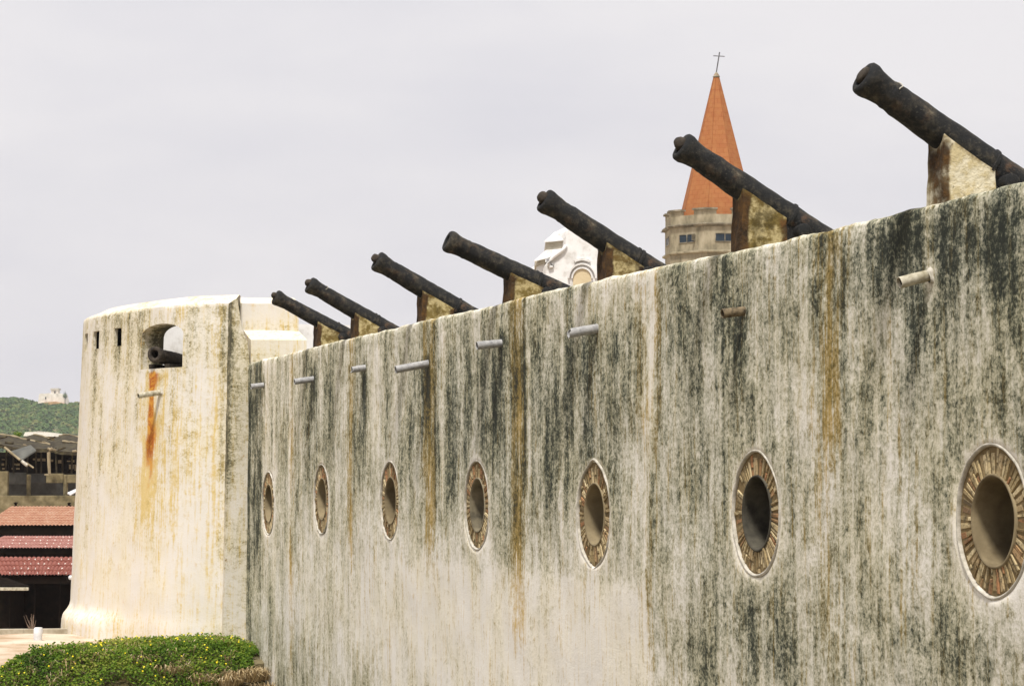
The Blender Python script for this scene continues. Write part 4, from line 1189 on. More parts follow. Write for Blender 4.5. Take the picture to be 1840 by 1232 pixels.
def cbox(mb, px0, px1, Z0, Z1, z0, z1, Zref=None):
    """box aligned with the view plan: pixel columns measured at depth Z0"""
    Zr = Zref or Z0
    X0, X1 = X_of(px0, Zr), X_of(px1, Zr)
    c = [Vector((*cam_xy(X, Z), z)) for X in (X0, X1) for Z in (Z0, Z1) for z in (z0, z1)]
    mb.add(c, [[0, 1, 3, 2], [4, 6, 7, 5], [0, 4, 5, 1], [2, 3, 7, 6], [0, 2, 6, 4], [1, 5, 7, 3]])
def hut(label, Ze, Zr, py_e, py_r, a0, a1, mat, pitch, rows, spots, fascia_px, cat='market shed'):
    ze, zr = Zof(py_e, Ze), Zof(py_r, Zr)
    c = Vector((*cam_xy(X_of(60, Ze), Ze), 1.0))
    root = empty('market_shed', c, label, cat, 'roofed market sheds left of the bastion')
    pan_roof('roof', mat, root, a0, a1, ze, Ze, zr, Zr, pitch, rows, 0.045, -14 if a0 > 0 else None)
    mb = MB(); cbox(mb, a0, a1, Zr + 0.06, Zr + 0.25, zr - 1.0, zr - 0.02, Ze); mb.build('ridge_board', M['darkwood_shade'], root); mb = MB(); cbox(mb, a0 , a1, Ze + 0.10, Ze + 0.18, ze - fascia_px * Ze / FPX, ze - 0.015)
    mb.build('fascia', M['darkwood_shade'], root)
    mb = MB(); cbox(mb, a0 + 2, a1, Zr - 0.1, Zr - 0.02, 1.0, ze - 0.02, Ze); mb.build('wall', M['darkwood_shade'], root)
    mb = MB(); cbox(mb, a0 + 2, a0 + 4, Ze + 1.0, Zr - 0.12, 1.0, ze - 0.02, Ze); mb.build('wall', M['darkwood_shade'], root)
    for px in range(int(a0) + 12, int(a1), 45):
        mb = MB(); cbox(mb, px, px + 2.0, Ze + 0.5, Ze + 0.62, 1.0, ze - 0.03); mb.build('post', M['darkwood_shade'], root)
    if spots:
        rs = random.Random(int(Ze * 10))
        for r in range(1, 5):
            for k in range(int((a1 - a0) / 12.5)):
                px = a0 + 6 + 12.5 * k + (5 if r % 2 else 0) + rs.uniform(-1.2, 1.2); t = (r - 0.72) / 4 * 0.98
                X = X_of(px, Ze); Z = Ze + (Zr - Ze) * t; x, y = cam_xy(X, Z); z = ze + (zr - ze) * t
                w = rs.uniform(0.014, 0.03)
                if rs.random() < 0.2: continue
                if px < -3 or px > 150: continue
                mb = MB(); mb.tube([(x, y, z + 0.0), (x, y, z + 0.07), (x, y, z + 0.095)], [w * 1.2, w * 1.1, w * 0.5], 8)
                mb.build('fixing_cap', M['ridgecap'], root)
    return root
hut('market shed with an orange clay pantile roof', 104, 110, 945, 910, -30, 175, M['tile'], 0.15, 8, False, 14)
hut('market shed with a faded pinkish maroon roof between two other roofs', 94, 98, 985.5, 963, -30, 170, M['maroon_pale'], 0.12, 4, True, 9)
h3 = hut('market shed with a deep maroon roof and white fixing caps, nearest the terrace', 84, 89, 1034, 1000.5, 7, 165, M['maroon'], 0.11, 4, True, 13)
# near-black sheet standing for the shade under the nearest roof
mb = MB(); cbox(mb, -40, 165, 87.5, 87.7, 1.0, Zof(1048, 87.5)); mb.build('shade_sheet', M['darkwood_shade'], h3)
lr = empty('lean_to', Vector((*cam_xy(X_of(10, 82), 82), 1.0)), 'low lean-to with a pale gutter at the left end of the maroon roof', 'lean-to')
mb = MB(); cbox(mb, -40, 54, 82.0, 82.16, Zof(1059, 82), Zof(1053.5, 82)); mb.build('gutter', M['pipe_pale'], lr, False, 0.02)
mb = MB()
x0, x1 = -40, 8
mb.add([P3(-40, 1052, 82.1), P3(54, 1052, 82.1), P3(8, 1036, 84.2), P3(-40, 1022, 84.2)], [[0, 1, 2, 3]])
mb.v += [v + Vector((0, 0, -0.05)) for v in mb.v]; mb.f += [[4, 5, 6, 7][::-1], [0, 1, 5, 4], [1, 2, 6, 5], [2, 3, 7, 6], [3, 0, 4, 7]]
mb.build('roof', M['darkwood_shade'], lr)
for px in (20,):
    mb = MB(); cbox(mb, px, px + 2, 82.3, 82.4, 1.0, Zof(1056, 82.3)); mb.build('post', M['darkwood_shade'], lr)
# globe lamp under the eave beside the bastion
lamp = empty('globe_lamp', P3(127, 1037, 83.6), 'white globe lamp at the eave of the maroon roof', 'lamp')
mb = MB(); c = P3(127, 1037, 83.6)
prof = [(c + Vector((0, 0, z)), r) for z, r in ((-0.075, 0.03), (-0.06, 0.055), (-0.03, 0.074), (0.0, 0.08), (0.03, 0.074), (0.06, 0.052), (0.075, 0.03))]
mb.tube([p for p, r in prof], [r for p, r in prof], 16); mb.build('globe', M['post'], lamp, True)
mb = MB(); mb.tube([c + Vector((0, 0, -0.075)), c + Vector((-0.03, 0, -0.12)), c + Vector((-0.10, 0.0, -0.13)), c + Vector((-0.12, 0.3, 0.0))], 0.015, 6); mb.build('bracket', M['darkwood_shade'], lamp)
# concrete parapet and ruined hall behind the tile roof
M['conc_dark'] = mottled('sooty_concrete', (0.03, 0.03, 0.028), (0.085, 0.085, 0.08), 1.2, 0.92, 0.2)
M['rustroof'] = mottled('rusted_sheet', (0.014, 0.011, 0.008), (0.045, 0.036, 0.021), 2.6, 1.0, 0.5, c2=(0.11, 0.095, 0.048))
M['greysheet'] = mottled('weathered_grey_sheet', (0.06, 0.06, 0.055), (0.13, 0.13, 0.115), 2.0, 0.85, 0.3)
M['paleedge'] = mottled('pale_board', (0.15, 0.12, 0.07), (0.34, 0.28, 0.18), 2.0, 0.9, 0.0)
Zr0 = 128.0
hall = empty('ruined_hall', Vector((*cam_xy(X_of(70, Zr0), Zr0), 1.0)), 'burnt out market hall with sagging rusted roofs and open concrete bays', 'ruined hall')
mb = MB(); cbox(mb, -60, 200, Zr0, Zr0 + 0.3, Zof(925, Zr0), Zof(889.5, Zr0)); mb.build('parapet', M['conc'], hall, False, 0.03)
mb = MB(); cbox(mb, -60, 15, Zr0 + 0.31, Zr0 + 0.7, Zof(925, Zr0), Zof(846, Zr0)); mb.build('column', M['conc'], hall, False, 0.03)
for (a, b) in ((49, 54), (115, 121)):
    mb = MB(); cbox(mb, a, b, Zr0 + 0.35, Zr0 + 0.8, 1.0, Zof(852, Zr0)); mb.build('column', M['conc'], hall, False, 0.03)
mb = MB(); cbox(mb, -60, 200, Zr0 + 6.0, Zr0 + 6.3, 1.0, Zof(846, Zr0 + 6)); mb.build('back_wall', M['conc_dark'], hall)
mb = MB(); cbox(mb, 16, 48, Zr0 + 3.0, Zr0 + 3.3, Zof(869, Zr0 + 3), Zof(848, Zr0 + 3)); mb.build('lintel', M['greysheet'], hall, False, 0.03)
mb = MB(); cbox(mb, 55, 80, Zr0 + 3.0, Zr0 + 3.3, Zof(867, Zr0 + 3), Zof(852, Zr0 + 3)); mb.build('lintel', M['conc_dark'], hall, False, 0.03)
mb = MB(); cbox(mb, 84, 114.5, Zr0 + 0.4, Zr0 + 0.7, Zof(867, Zr0), Zof(850, Zr0)); mb.build('lintel', M['conc'], hall, False, 0.03)
mb = MB(); cbox(mb, 121.5, 190, Zr0 + 0.4, Zr0 + 0.7, Zof(867, Zr0), Zof(852, Zr0)); mb.build('lintel', M['conc'], hall, False, 0.03)
mb = MB(); cbox(mb, -60, 200, Zr0 + 5.2, Zr0 + 5.4, Zof(850, Zr0 + 5.2), Zof(846, Zr0 + 5.2))
mb.build('beam', M['darkwood_shade'], hall)
# screen of pierced blocks: dark wall with real openings onto daylight behind
def pierced(px0, px1, py0, py1, nx, ny, Z, name, fill):
    mb = MB(); rs = random.Random(int(px0))
    xs = [px0 + (px1 - px0) * k / nx for k in range(nx + 1)]; ys = [py0 + (py1 - py0) * k / ny for k in range(ny + 1)]
    for k in range(nx + 1): cbox(mb, xs[k] - fill, xs[k] + fill, Z, Z + 0.12, Zof(py1, Z), Zof(py0, Z))
    for k in range(ny + 1): cbox(mb, px0, px1, Z + 0.14, Z + 0.26, Zof(ys[k] + fill, Z), Zof(ys[k] - fill, Z))
    mb.build(name, M['darkwood_shade'], hall)
pierced(1, 42, 822, 846, 9, 3, Zr0 + 4.5, 'block_screen', 1.3)
pierced(118, 150, 824, 848, 8, 2, Zr0 + 4.5, 'block_screen', 1.3)
mb = MB(); cbox(mb, -60, 200, Zr0 + 12, Zr0 + 12.2, 1.0, Zof(812, Zr0 + 12)); mb.build('inner_wall', M['darkwood_shade'], hall)
for (a, b, t, u_) in ((4, 9, 824, 826), (4, 8, 832, 836), (5, 9, 840, 843), (25, 29, 832, 835), (30, 36, 832, 836), (22, 26, 840, 843), (30, 36, 840, 843), (60, 66, 823, 826), (68, 82, 823, 828), (92, 96, 825, 829), (105, 111, 826, 832), (121, 127, 827, 829), (131, 134, 826, 830), (125, 128, 834, 842), (130, 133, 834, 842), (135, 137, 834, 845)):
    mb = MB(); cbox(mb, a, b, Zr0 + 4.2, Zr0 + 4.3, Zof(u_, Zr0 + 4.2), Zof(t, Zr0 + 4.2))
    mb.build('block', M['paleedge'], hall)
# sagging roof lines
def sag_roof(pts_top, pts_bot, Zt, Zb, mat, name, thick=0.18):
    mb = MB(); n = len(pts_top)
    top = [at(px, py, Zt) for px, py in pts_top]; bot = [at(px, py, Zb) for px, py in pts_bot]
    dn = Vector((0, 0, -thick))
    mb.add(top + bot + [p + dn for p in top] + [p + dn for p in bot], [[k, k + 1, n + k + 1, n + k] for k in range(n - 1)] + [[2 * n + k, 3 * n + k, 3 * n + k + 1, 2 * n + k + 1] for k in range(n - 1)] + [[n + k, n + k + 1, 3 * n + k + 1, 3 * n + k] for k in range(n - 1)] + [[k, 2 * n + k, 2 * n + k + 1, k + 1] for k in range(n - 1)])
    return mb.build(name, mat, hall, False)
def eave_line(pts, Z, name, mat, r=0.11):
    mb = MB(); q = []
    for (a, ya), (b, yb) in zip(pts, pts[1:]):
        for k in range(4):
            t = k / 4; q.append(at(a + (b - a) * t, ya + (yb - ya) * t + random.uniform(-.5, .5), Z))
    q.append(at(*pts[-1], Z)); mb.tube(q, [r * random.uniform(.6, 1.3) for _ in q], 6); mb.build(name, mat, hall)
sag_roof([(-60, 770), (0, 780), (42, 788), (70, 794), (91, 800)], [(-60, 796), (0, 798), (40, 806), (70, 806), (91, 806)], Zr0 + 7, Zr0 + 1.5, M['rustroof'], 'roof')
sag_roof([(38, 786), (60, 780), (78, 784), (92, 790), (120, 800)], [(38, 800), (60, 800), (78, 804), (92, 806), (120, 806)], Zr0 + 14, Zr0 + 8, M['rustroof'], 'roof')
sag_roof([(98, 787), (108, 782), (124, 780.5), (145, 786), (200, 790)], [(98, 808), (108, 810), (124, 811), (145, 812), (200, 812)], Zr0 + 12, Zr0 + 2.0, M['rustroof'], 'roof')
eave_line([(-10, 779), (20, 783), (45, 789), (62, 793), (90, 799)], Zr0 + 6.9, 'roof_edge', M['paleedge'], 0.10)
eave_line([(112, 793), (128, 794), (145, 797)], Zr0 + 7.0, 'roof_edge', M['paleedge'], 0.08)
eave_line([(60, 780), (78, 784), (92, 789)], Zr0 + 13.8, 'roof_edge', M['paleedge'], 0.07)
eave_line([(106, 782), (124, 780.5), (146, 786)], Zr0 + 11.8, 'roof_edge', M['paleedge'], 0.07)
rs_ = random.Random(5)
for k in range(16):
    px = rs_.uniform(-4, 140); py = rs_.uniform(786, 812); a_ = rs_.uniform(-0.35, 0.35); L_ = rs_.uniform(5, 16)
    mb = MB(); Zq = Zr0 + rs_.uniform(0.6, 1.3); mb.tube([at(px, py, Zq), at(px + L_, py + L_ * a_, Zq)], rs_.uniform(0.03, 0.07), 5); mb.build('loose_batten', M['paleedge'] if k % 3 == 0 else M['rustroof'], hall)
for k, px in enumerate((-2, 12, 24, 50, 64, 74, 100, 112, 130)):
    mb = MB(); mb.tube([at(px, 806 + rs_.uniform(-2, 4), Zr0 + 3), at(px + rs_.uniform(-2, 2), 850, Zr0 + 3)], 0.05, 5); mb.build('strut', M['rustroof'], hall)
# hanging sheet, its rafters and the crooked pole
mb = MB(); q = [P3(17, 811, Zr0 - 0.6), P3(55, 799, Zr0 - 0.2), P3(65, 808, Zr0 - 0.5), P3(37, 826, Zr0 - 1.0)]
mb.add(q + [p + Vector((0, 0, -0.08)) for p in q], [[0, 1, 2, 3], [7, 6, 5, 4], [0, 4, 5, 1], [1, 5, 6, 2], [2, 6, 7, 3], [3, 7, 4, 0]]); mb.build('hanging_sheet', M['greysheet'], hall)
mb = MB(); mb.tube([P3(8, 803, Zr0 - 0.7), P3(36, 826, Zr0 - 1.1)], 0.06, 6); mb.build('fallen_rafter', M['paleedge'], hall); mb = MB(); mb.tube([P3(39, 828, Zr0 - 1.1), P3(49, 836, Zr0 - 1.2)], 0.085, 6); mb.build('fallen_rafter', M['rim'], hall); mb = MB(); mb.tube([P3(47, 831, Zr0 - 1.1), P3(60, 840, Zr0 - 1.2)], 0.05, 6)
mb.build('fallen_rafter', M['paleedge'], hall)
mb = MB(); mb.tube([P3(94, 804, Zr0 - 0.3), P3(90, 808, Zr0 - 0.3), P3(87.5, 813, Zr0 - 0.3), P3(88, 835, Zr0 - 0.3), P3(89, 851, Zr0 - 0.3)], [0.05, 0.08, 0.09, 0.085, 0.07], 8)
mb.box(*[f(P3(80, 851, Zr0 - 0.4)[i], P3(92, 853.5, Zr0 - 0.2)[i]) for i in (0, 1, 2) for f in (min, max)])
mb.build('crooked_pole', M['paleedge'], hall)
mb = MB(); q = [P3(121, 884.5, Zr0 - 1.2), P3(140, 876, Zr0 - 1.0), P3(141, 880, Zr0 - 1.1), P3(127, 888, Zr0 - 1.3)]
mb.add(q + [p + Vector((0, 0.02, -0.06)) for p in q], [[0, 1, 2, 3], [7, 6, 5, 4], [0, 4, 5, 1], [1, 5, 6, 2], [2, 6, 7, 3], [3, 7, 4, 0]])
o = mb.build('roofing_sheet', M['post'], None); tag(o, 'loose white roofing sheet leaning at the edge of the ruined hall', 'roofing sheet')
for (px, py, lab) in ((28, 905.5, 'small dark bird shaped clamp standing above the left part of the orange tile roof'), (124, 906, 'dark lump of debris on top of the orange tile roof beside the bastion')):
    mb = MB(); c = P3(px, py, 110.2)
    mb.tube([c + Vector((0, 0, -0.14)), c + Vector((0.01, 0, 0.0)), c + Vector((0.04, 0, 0.08))], [0.04, 0.06, 0.03], 8); mb.tube([c + Vector((-0.08, 0, 0.04)), c + Vector((0.0, 0, 0.05)), c + Vector((0.09, 0, 0.06))], [0.02, 0.045, 0.02], 8)
    if px > 100: mb.tube([c + Vector((-0.10, 0, -0.1)), c + Vector((0.0, 0, -0.06)), c + Vector((0.16, 0, -0.12))], [0.03, 0.085, 0.03], 8)
    o = mb.build('roof_fixture', M['darkwood_shade'], None, True); tag(o, lab.replace('bird shaped clamp', 'forked fitting'), 'roof fitting')
# pale house roof and small tree beyond the hall
ph = empty('far_house', Vector((*cam_xy(X_of(70, 190), 190), 1.0)), 'low house with a pale sandy roof behind the ruined hall', 'house')
mb = MB(); top = [P3(42, 783, 190), P3(45, 776, 194), P3(70, 774, 194), P3(92, 777, 194), P3(100, 784, 190)]
mb.prism(top, FH * 6); mb.build('roof', M['rim'], ph)
mb = MB(); cbox(mb, 46, 97, 190.5, 195.5, 1.0, Zof(784, 190.5)); mb.build('wall', M['conc'], ph)

def tree(px, py_top, py_bot, wpx, Z, label, mat, n=700, group=None):
    c = P3(px, (py_top + py_bot) / 2, Z); hh = (py_bot - py_top) / 2 * Z / FPX; ww = wpx / 2 * Z / FPX
    gz = c.z - hh * 1.6
    root = empty('tree', Vector((c.x, c.y, gz)), label, 'tree', group)
    mb, rn = MB(), []
    for _ in range(n):
        d = Vector((random.gauss(0, 1), random.gauss(0, 1), random.gauss(0, 1))).normalized() * random.random() ** 0.4
        k = 0.75 + 0.45 * nz(d.x * 2, d.y * 2, d.z * 2 + px)
        p = c + Vector((d.x * ww * k, d.y * ww * k, d.z * hh * k))
        add_leaf(mb, rn, p, d + Vector((0, 0, .5)), ww * random.uniform(0.18, 0.34), max(0, min(1, 0.45 + 0.4 * random.gauss(0, .5))))
    mb.build('crown', mat, root, False, attrs={'rnd': rn})
    mb = MB(); mb.tube([(c.x, c.y, gz - 0.3), (c.x + 0.05 * ww, c.y, c.z - hh * 0.4), (c.x, c.y, c.z + hh * 0.3)], [ww * 0.12, ww * 0.09, ww * 0.03], 8); mb.build('trunk', M['twig'], root)
tree(32, 773, 787, 22, 180, 'small bright green tree behind the ruined hall roof', M['leaf'], 500)

# ================================================================== HILL AND FAR FORT
Zh = 1500.0
def hill_top_px(px):
    pts = [(-900, 800), (-300, 770), (-60, 742), (0, 729), (20, 720), (38, 719), (52, 723), (66, 727), (90, 727), (120, 728), (138, 731), (150, 728), (200, 735), (350, 760), (700, 800), (1200, 860)]
    for (a, ya), (b, yb) in zip(pts, pts[1:]):
        if a <= px <= b: return ya + (yb - ya) * smooth(0, 1, (px - a) / (b - a))
    return 865
def hill_h(px, t):
    top = Zof(hill_top_px(px), Zh)
    return 1.0 + (top - 1.0) * (1 - (1 - t) ** 1.6) if t <= 1 else 1.0 + (top - 1.0) * max(0, 1 - (t - 1) ** 2 * 0.9)
mb = MB(); cols, rows = 120, 30
for i in range(cols + 1):
    px = -900 + 2100 * i / cols
    for k in range(rows + 1):
        t = 2.0 * k / rows; Z = Zh - 420 + 420 * t
        x, y = cam_xy(X_of(px, Zh), Z); mb.v.append(Vector((x, y, hill_h(px, t) + 0.8 * nz(px * 0.05, t * 5, 1))))
for i in range(cols):
    for k in range(rows): q = i * (rows + 1) + k; mb.f.append([q, q + rows + 1, q + rows + 2, q + 1])
M['hillsoil'] = mottled('hill_soil', (0.05, 0.075, 0.03), (0.09, 0.12, 0.045), 0.05, 0.95, 0.0, c2=(0.20, 0.15, 0.08))
o = mb.build('hill', M['hillsoil'], None, True); tag(o, 'green scrub covered hill behind the town', None, None, 'structure')
mb, rn = MB(), []
for _ in range(5200):
    px = random.uniform(-60, 240) if _ < 3600 else random.choice((random.uniform(-420, -60), random.uniform(240, 620))); t = 0.25 + 0.80 * random.random()
    hz = hill_h(px, t); Z = Zh - 420 + 420 * t
    pe = 870 - (hz - 8) * FPX / Z
    if 64 < px < 124 and t > 0.84 + 0.05 * random.random(): continue
    x, y = cam_xy(X_of(px, Zh), Z); r = random.uniform(0.9, 2.6)
    base = 0.5 + 0.6 * nz(px * 0.08, t * 9, 5); cv = random.gauss(0, 0.22)
    for q in range(16):
        d = Vector((random.gauss(0, 1), random.gauss(0, 1), abs(random.gauss(0, 1)))).normalized()
        add_leaf(mb, rn, Vector((x, y, hz - 0.2)) + Vector((d.x * r, d.y * r, d.z * r * 0.8)), d, r * random.uniform(0.55, 0.95), max(0, min(1, base + cv + random.gauss(0, .12))), 0.8)
o = mb.build('hill_scrub', M['scrub'], None, False, attrs={'rnd': rn}); tag(o, 'dense green scrub covering the far hill', 'scrub', None, 'stuff')
M['fort'] = mottled('far_fort_plaster', (0.46, 0.42, 0.35), (0.70, 0.65, 0.57), 0.35, 0.9, 0.0, c2=(0.82, 0.78, 0.72))
M['clay'] = mottled('bare_clay', (0.34, 0.18, 0.075), (0.50, 0.31, 0.14), 0.3, 0.95, 0.0)
fort = empty('hill_fort', P3(94, 724, Zh), 'small pale ruined fort on top of the green hill', 'fort')
s = Zh / FPX
def FP(px, py, dz=0): return P3(px, py, Zh + dz)
mb = MB()
f = [(68, 726), (70, 708), (73, 706.5), (80, 706.8), (88, 706), (97, 707), (106, 706), (112, 707), (113.5, 710), (117, 724), (117, 727)]
mb.prism([FP(*p, -4) for p in f], FH * 16); mb.build('rampart', M['fort'], fort)
mb = MB(); mb.prism([FP(*p, 2) for p in ((91.5, 708), (91.5, 700), (104.5, 700), (104.5, 708))], FH * 6); mb.build('tower', M['fort'], fort)
mb = MB(); mb.prism([FP(*p, 1.2) for p in ((90, 700), (90.5, 697.3), (105, 697), (105.5, 700))], FH * 8); mb.build('roof', M['rim'], fort)
mb = MB(); mb.prism([FP(*p, 1.6) for p in ((97.5, 706.5), (97.5, 702.5), (99.5, 702.5), (99.5, 706.5))], FH * 0.3); mb.build('door', M['darkwood_shade'], fort)
mb = MB(); mb.prism([FP(*p, -4.4) for p in ((81, 717), (81, 713), (83, 713), (83, 717))], FH * 0.3); mb.build('window', M['darkwood_shade'], fort)
mb = MB(); mb.prism([FP(*p, -7) for p in ((66, 730), (72, 725), (80, 722.5), (100, 721), (114, 724), (123, 729), (123, 740), (66, 740))], FH * 14)
o = mb.build('clay_bank', M['clay'], None); tag(o, 'bare orange clay bank below the hill fort', None, None, 'structure')
tree(117, 701.5, 719, 11, Zh - 6, 'dark green tree standing beside the hill fort', M['scrub'], 420)

# ================================================================== CHURCH TOWER WITH SPIRE
Zt_ = 180.0; k_ = FPX / Zt_
def spire_mat():
    n = NT('terracotta_spire')
    a = n.noise(2.5, 6, 0.65); b = n.noise(14.0, 4, 0.6)
    br = n.t.nodes.new('ShaderNodeTexBrick'); m = n.t.nodes.new('ShaderNodeMapping'); n.L(n.tc.outputs['UV'], m.inputs[0])
    n.L(m.outputs[0], br.inputs['Vector']); br.inputs['Scale'].default_value = 1.0; br.inputs['Brick Width'].default_value = 0.5; br.inputs['Row Height'].default_value = 0.34; br.inputs['Mortar Size'].default_value = 0.025
    br.inputs['Color1'].default_value = (0.29, 0.105, 0.038, 1); br.inputs['Color2'].default_value = (0.32, 0.125, 0.046, 1); br.inputs['Mortar'].default_value = (0.25, 0.082, 0.027, 1)
    c = n.mix(n.rng(a, 0.35, 0.7, 0, 0.65), br.outputs['Color'], (0.34, 0.155, 0.055))
    c = n.mix(n.rng(b, 0.60, 0.78, 0, 0.45), c, (0.25, 0.10, 0.05))
    n.bump(b, 0.3, 0.02)
    return n.done(c, 0.85, spec=0.15)
M['spire'] = spire_mat()
M['tower'] = mottled('church_render', (0.15, 0.13, 0.08), (0.30, 0.26, 0.175), 1.6, 0.92, 0.3, c2=(0.41, 0.36, 0.255), sc=(1, 1, 0.45))
M['tower_dark'] = mottled('weathered_cornice', (0.07, 0.065, 0.045), (0.19, 0.165, 0.115), 1.8, 0.92, 0.3, c2=(0.36, 0.32, 0.24))
M['glass'] = mottled('dark_window_glass', (0.012, 0.02, 0.03), (0.03, 0.045, 0.06), 1.0, 0.15, 0.0)
M['lead'] = mottled('dark_metal', (0.06, 0.06, 0.07), (0.14, 0.14, 0.15), 4, 0.6, 0.0)
tc = Vector((*cam_xy(X_of(1290, Zt_), Zt_), 0))
ch = empty('church_tower', Vector((tc.x, tc.y, 1.0)), 'octagonal church tower with a tall orange tiled spire and a thin cross', 'church tower')
toward = Vector((EYE.x - tc.x, EYE.y - tc.y, 0)).normalized(); right = Vector((-toward.y, toward.x, 0))
if right.dot(RGT) < 0: right = -right
def oct_pt(R, k, z, off=-13.7):
    a = radians(off + 45 * k); return Vector((tc.x, tc.y, z)) + toward * (R * cos(a)) + right * (R * sin(a))
R8 = 97 / k_
def zt(py): return 8 + (870 - py) / k_
def octagon(mb, rings):
    vs = [oct_pt(R, k, z) for R, z in rings for k in range(8)]
    n = len(rings)
    mb.add(vs, [[i * 8 + k, i * 8 + (k + 1) % 8, (i + 1) * 8 + (k + 1) % 8, (i + 1) * 8 + k] for i in range(n - 1) for k in range(8)] + [[(n - 1) * 8 + k for k in range(8)], [k for k in range(8)][::-1]])
mb = MB(); octagon(mb, [(R8, 1.0), (R8, zt(462)), (R8 + 0.22, zt(460)), (R8 + 0.22, zt(457)), (R8, zt(456)), (R8, zt(413.5))]); mb.build('tower_wall', M['tower'], ch)
mb = MB(); octagon(mb, [(R8 + 0.02, zt(414)), (R8 + 0.18, zt(413)), (R8 + 0.26, zt(410.5)), (R8 + 0.24, zt(408.5)), (R8 - 0.1, zt(407.5))]); mb.build('cornice', M['tower_dark'], ch)
# parapet: low wall with merlons wrapped round each corner
mb = MB(); octagon(mb, [(R8 - 0.03, zt(408)), (R8 - 0.03, zt(392.5)), (R8 - 0.35, zt(392.5)), (R8 - 0.35, zt(400))]); mb.build('parapet', M['tower'], ch)
for k in range(8):
    mb = MB(); mc = MB()
    for s_ in (-1, 1):
        A_, B_ = oct_pt(R8 - 0.02, k, 0), oct_pt(R8 - 0.02, k + s_, 0); Ai, Bi = oct_pt(R8 - 0.36, k, 0), oct_pt(R8 - 0.36, k + s_, 0)
        q = [A_, A_.lerp(B_, 0.30), Ai.lerp(Bi, 0.30), Ai]
        Vz = lambda p, z: Vector((p.x, p.y, z))
        mb.add([Vz(p, zt(392.4)) for p in q] + [Vz(p, zt(384.0)) for p in q], [[0, 1, 2, 3], [4, 5, 6, 7], [0, 1, 5, 4], [1, 2, 6, 5], [2, 3, 7, 6]])
        Ao, Bo = oct_pt(R8 + 0.14, k, 0), oct_pt(R8 + 0.14, k + s_, 0); Aj, Bj = oct_pt(R8 - 0.48, k, 0), oct_pt(R8 - 0.48, k + s_, 0)
        q = [Ao, Ao.lerp(Bo, 0.33), Aj.lerp(Bj, 0.33), Aj]
        mc.add([Vz(p, zt(384.1)) for p in q] + [Vz(p, zt(381.2)) for p in q], [[0, 1, 2, 3], [4, 5, 6, 7], [0, 1, 5, 4], [1, 2, 6, 5], [2, 3, 7, 6]])
    m_ = mb.build('merlon', M['tower'], ch); mc.build('merlon_cap', M['tower_dark'], m_)
# spire with true UVs for its courses
me = bpy.data.meshes.new('spire'); bm = bmesh.new(); uvl = bm.loops.layers.uv.new('UVMap')
Rb, z0_, z1_ = 67.5 / k_ * 1.04, zt(394), zt(129)
rt_ = 3.6 / k_
NL = 24
ringsv = [[bm.verts.new(oct_pt(Rb + (rt_ - Rb) * j / NL, k, z0_ + (z1_ - z0_) * j / NL)) for k in range(8)] for j in range(NL + 1)]
for j in range(NL):
    for k in range(8):
        f_ = bm.faces.new([ringsv[j][k], ringsv[j][(k + 1) % 8], ringsv[j + 1][(k + 1) % 8], ringsv[j + 1][k]])
        wj = (Rb + (rt_ - Rb) * j / NL) * 0.765; wk = (Rb + (rt_ - Rb) * (j + 1) / NL) * 0.765
        for lp, uv in zip(f_.loops, ((-wj / 2, j), (wj / 2, j), (wk / 2, j + 1), (-wk / 2, j + 1))): lp[uvl].uv = (uv[0] + k * 7.3, uv[1] * (z1_ - z0_) / NL)
bm.faces.new(ringsv[NL]); bmesh.ops.recalc_face_normals(bm, faces=bm.faces)
bmesh.ops.translate(bm, verts=bm.verts, vec=-ch.location); bm.to_mesh(me); bm.free(); me.materials.append(M['spire'])
sp_o = link('spire', me, ch)
mb = MB()
for k in range(8):
    mb.tube([oct_pt(Rb + (rt_ - Rb) * t, k, z0_ + (z1_ - z0_) * t) for t in (0, 0.25, 0.5, 0.75, 1)], 0.03, 6)
mb.build('hip_ridges', M['spire'], sp_o)
mb = MB(); octagon(mb, [(rt_ + 0.10, zt(135)), (rt_ + 0.13, zt(133)), (rt_ + 0.03, zt(130)), (rt_ * 0.9, zt(127.5)), (0.06, zt(125))]); mb.build('spire_tip', M['tower_dark'], sp_o)
cr = MB(); b0 = Vector((tc.x, tc.y, zt(126))); t0 = at(1293, 94, Zt_); c0_ = b0.lerp(t0, 0.80)
cr.tube([b0, t0], 0.045, 6); cr.tube([c0_ - right * 0.42 + Vector((0, 0, 0.04)), c0_ + right * 0.42 - Vector((0, 0, 0.02))], 0.035, 6)
cr.build('cross', M['lead'], ch)
def face_frame(k):
    a, b = oct_pt(R8, k, 0), oct_pt(R8, k + 1, 0); mid = (a + b) / 2; t = (b - a).normalized(); n2 = (mid - Vector((tc.x, tc.y, 0))).normalized(); return mid, t, n2
for k in range(-2, 2):
    mid, t, n2 = face_frame(k)
    wz0, wz1 = zt(440.5), zt(427.5); hw = 0.68
    R4 = Matrix(((t.x, n2.x, 0, mid.x), (t.y, n2.y, 0, mid.y), (0, 0, 1, 0), (0, 0, 0, 1)))
    fm = MB(); fw = 0.055
    fm.box(-hw, hw, -0.02, 0.05, wz0 - fw, wz0, R4); fm.box(-hw, hw, -0.02, 0.05, wz1, wz1 + fw, R4)
    for x in (-hw, 0, hw): fm.box(x - fw / 2, x + fw / 2, -0.015, 0.047, wz0 + 0.001, wz1 - 0.001, R4)
    wo = fm.build('window', M['tower_dark'], ch)
    gm = MB(); gm.box(-hw + fw / 2, hw - fw / 2, 0.004, 0.02, wz0 + 0.002, wz1 - 0.002, R4); gm.build('pane', M['glass'], wo)
    if k == -1:
        sm = MB(); sm.box(hw + 0.02, hw + 0.07, 0.0, 0.4, wz0 + 0.05, wz1 - 0.02, R4); sm.build('shutter', M['tower_dark'], wo)
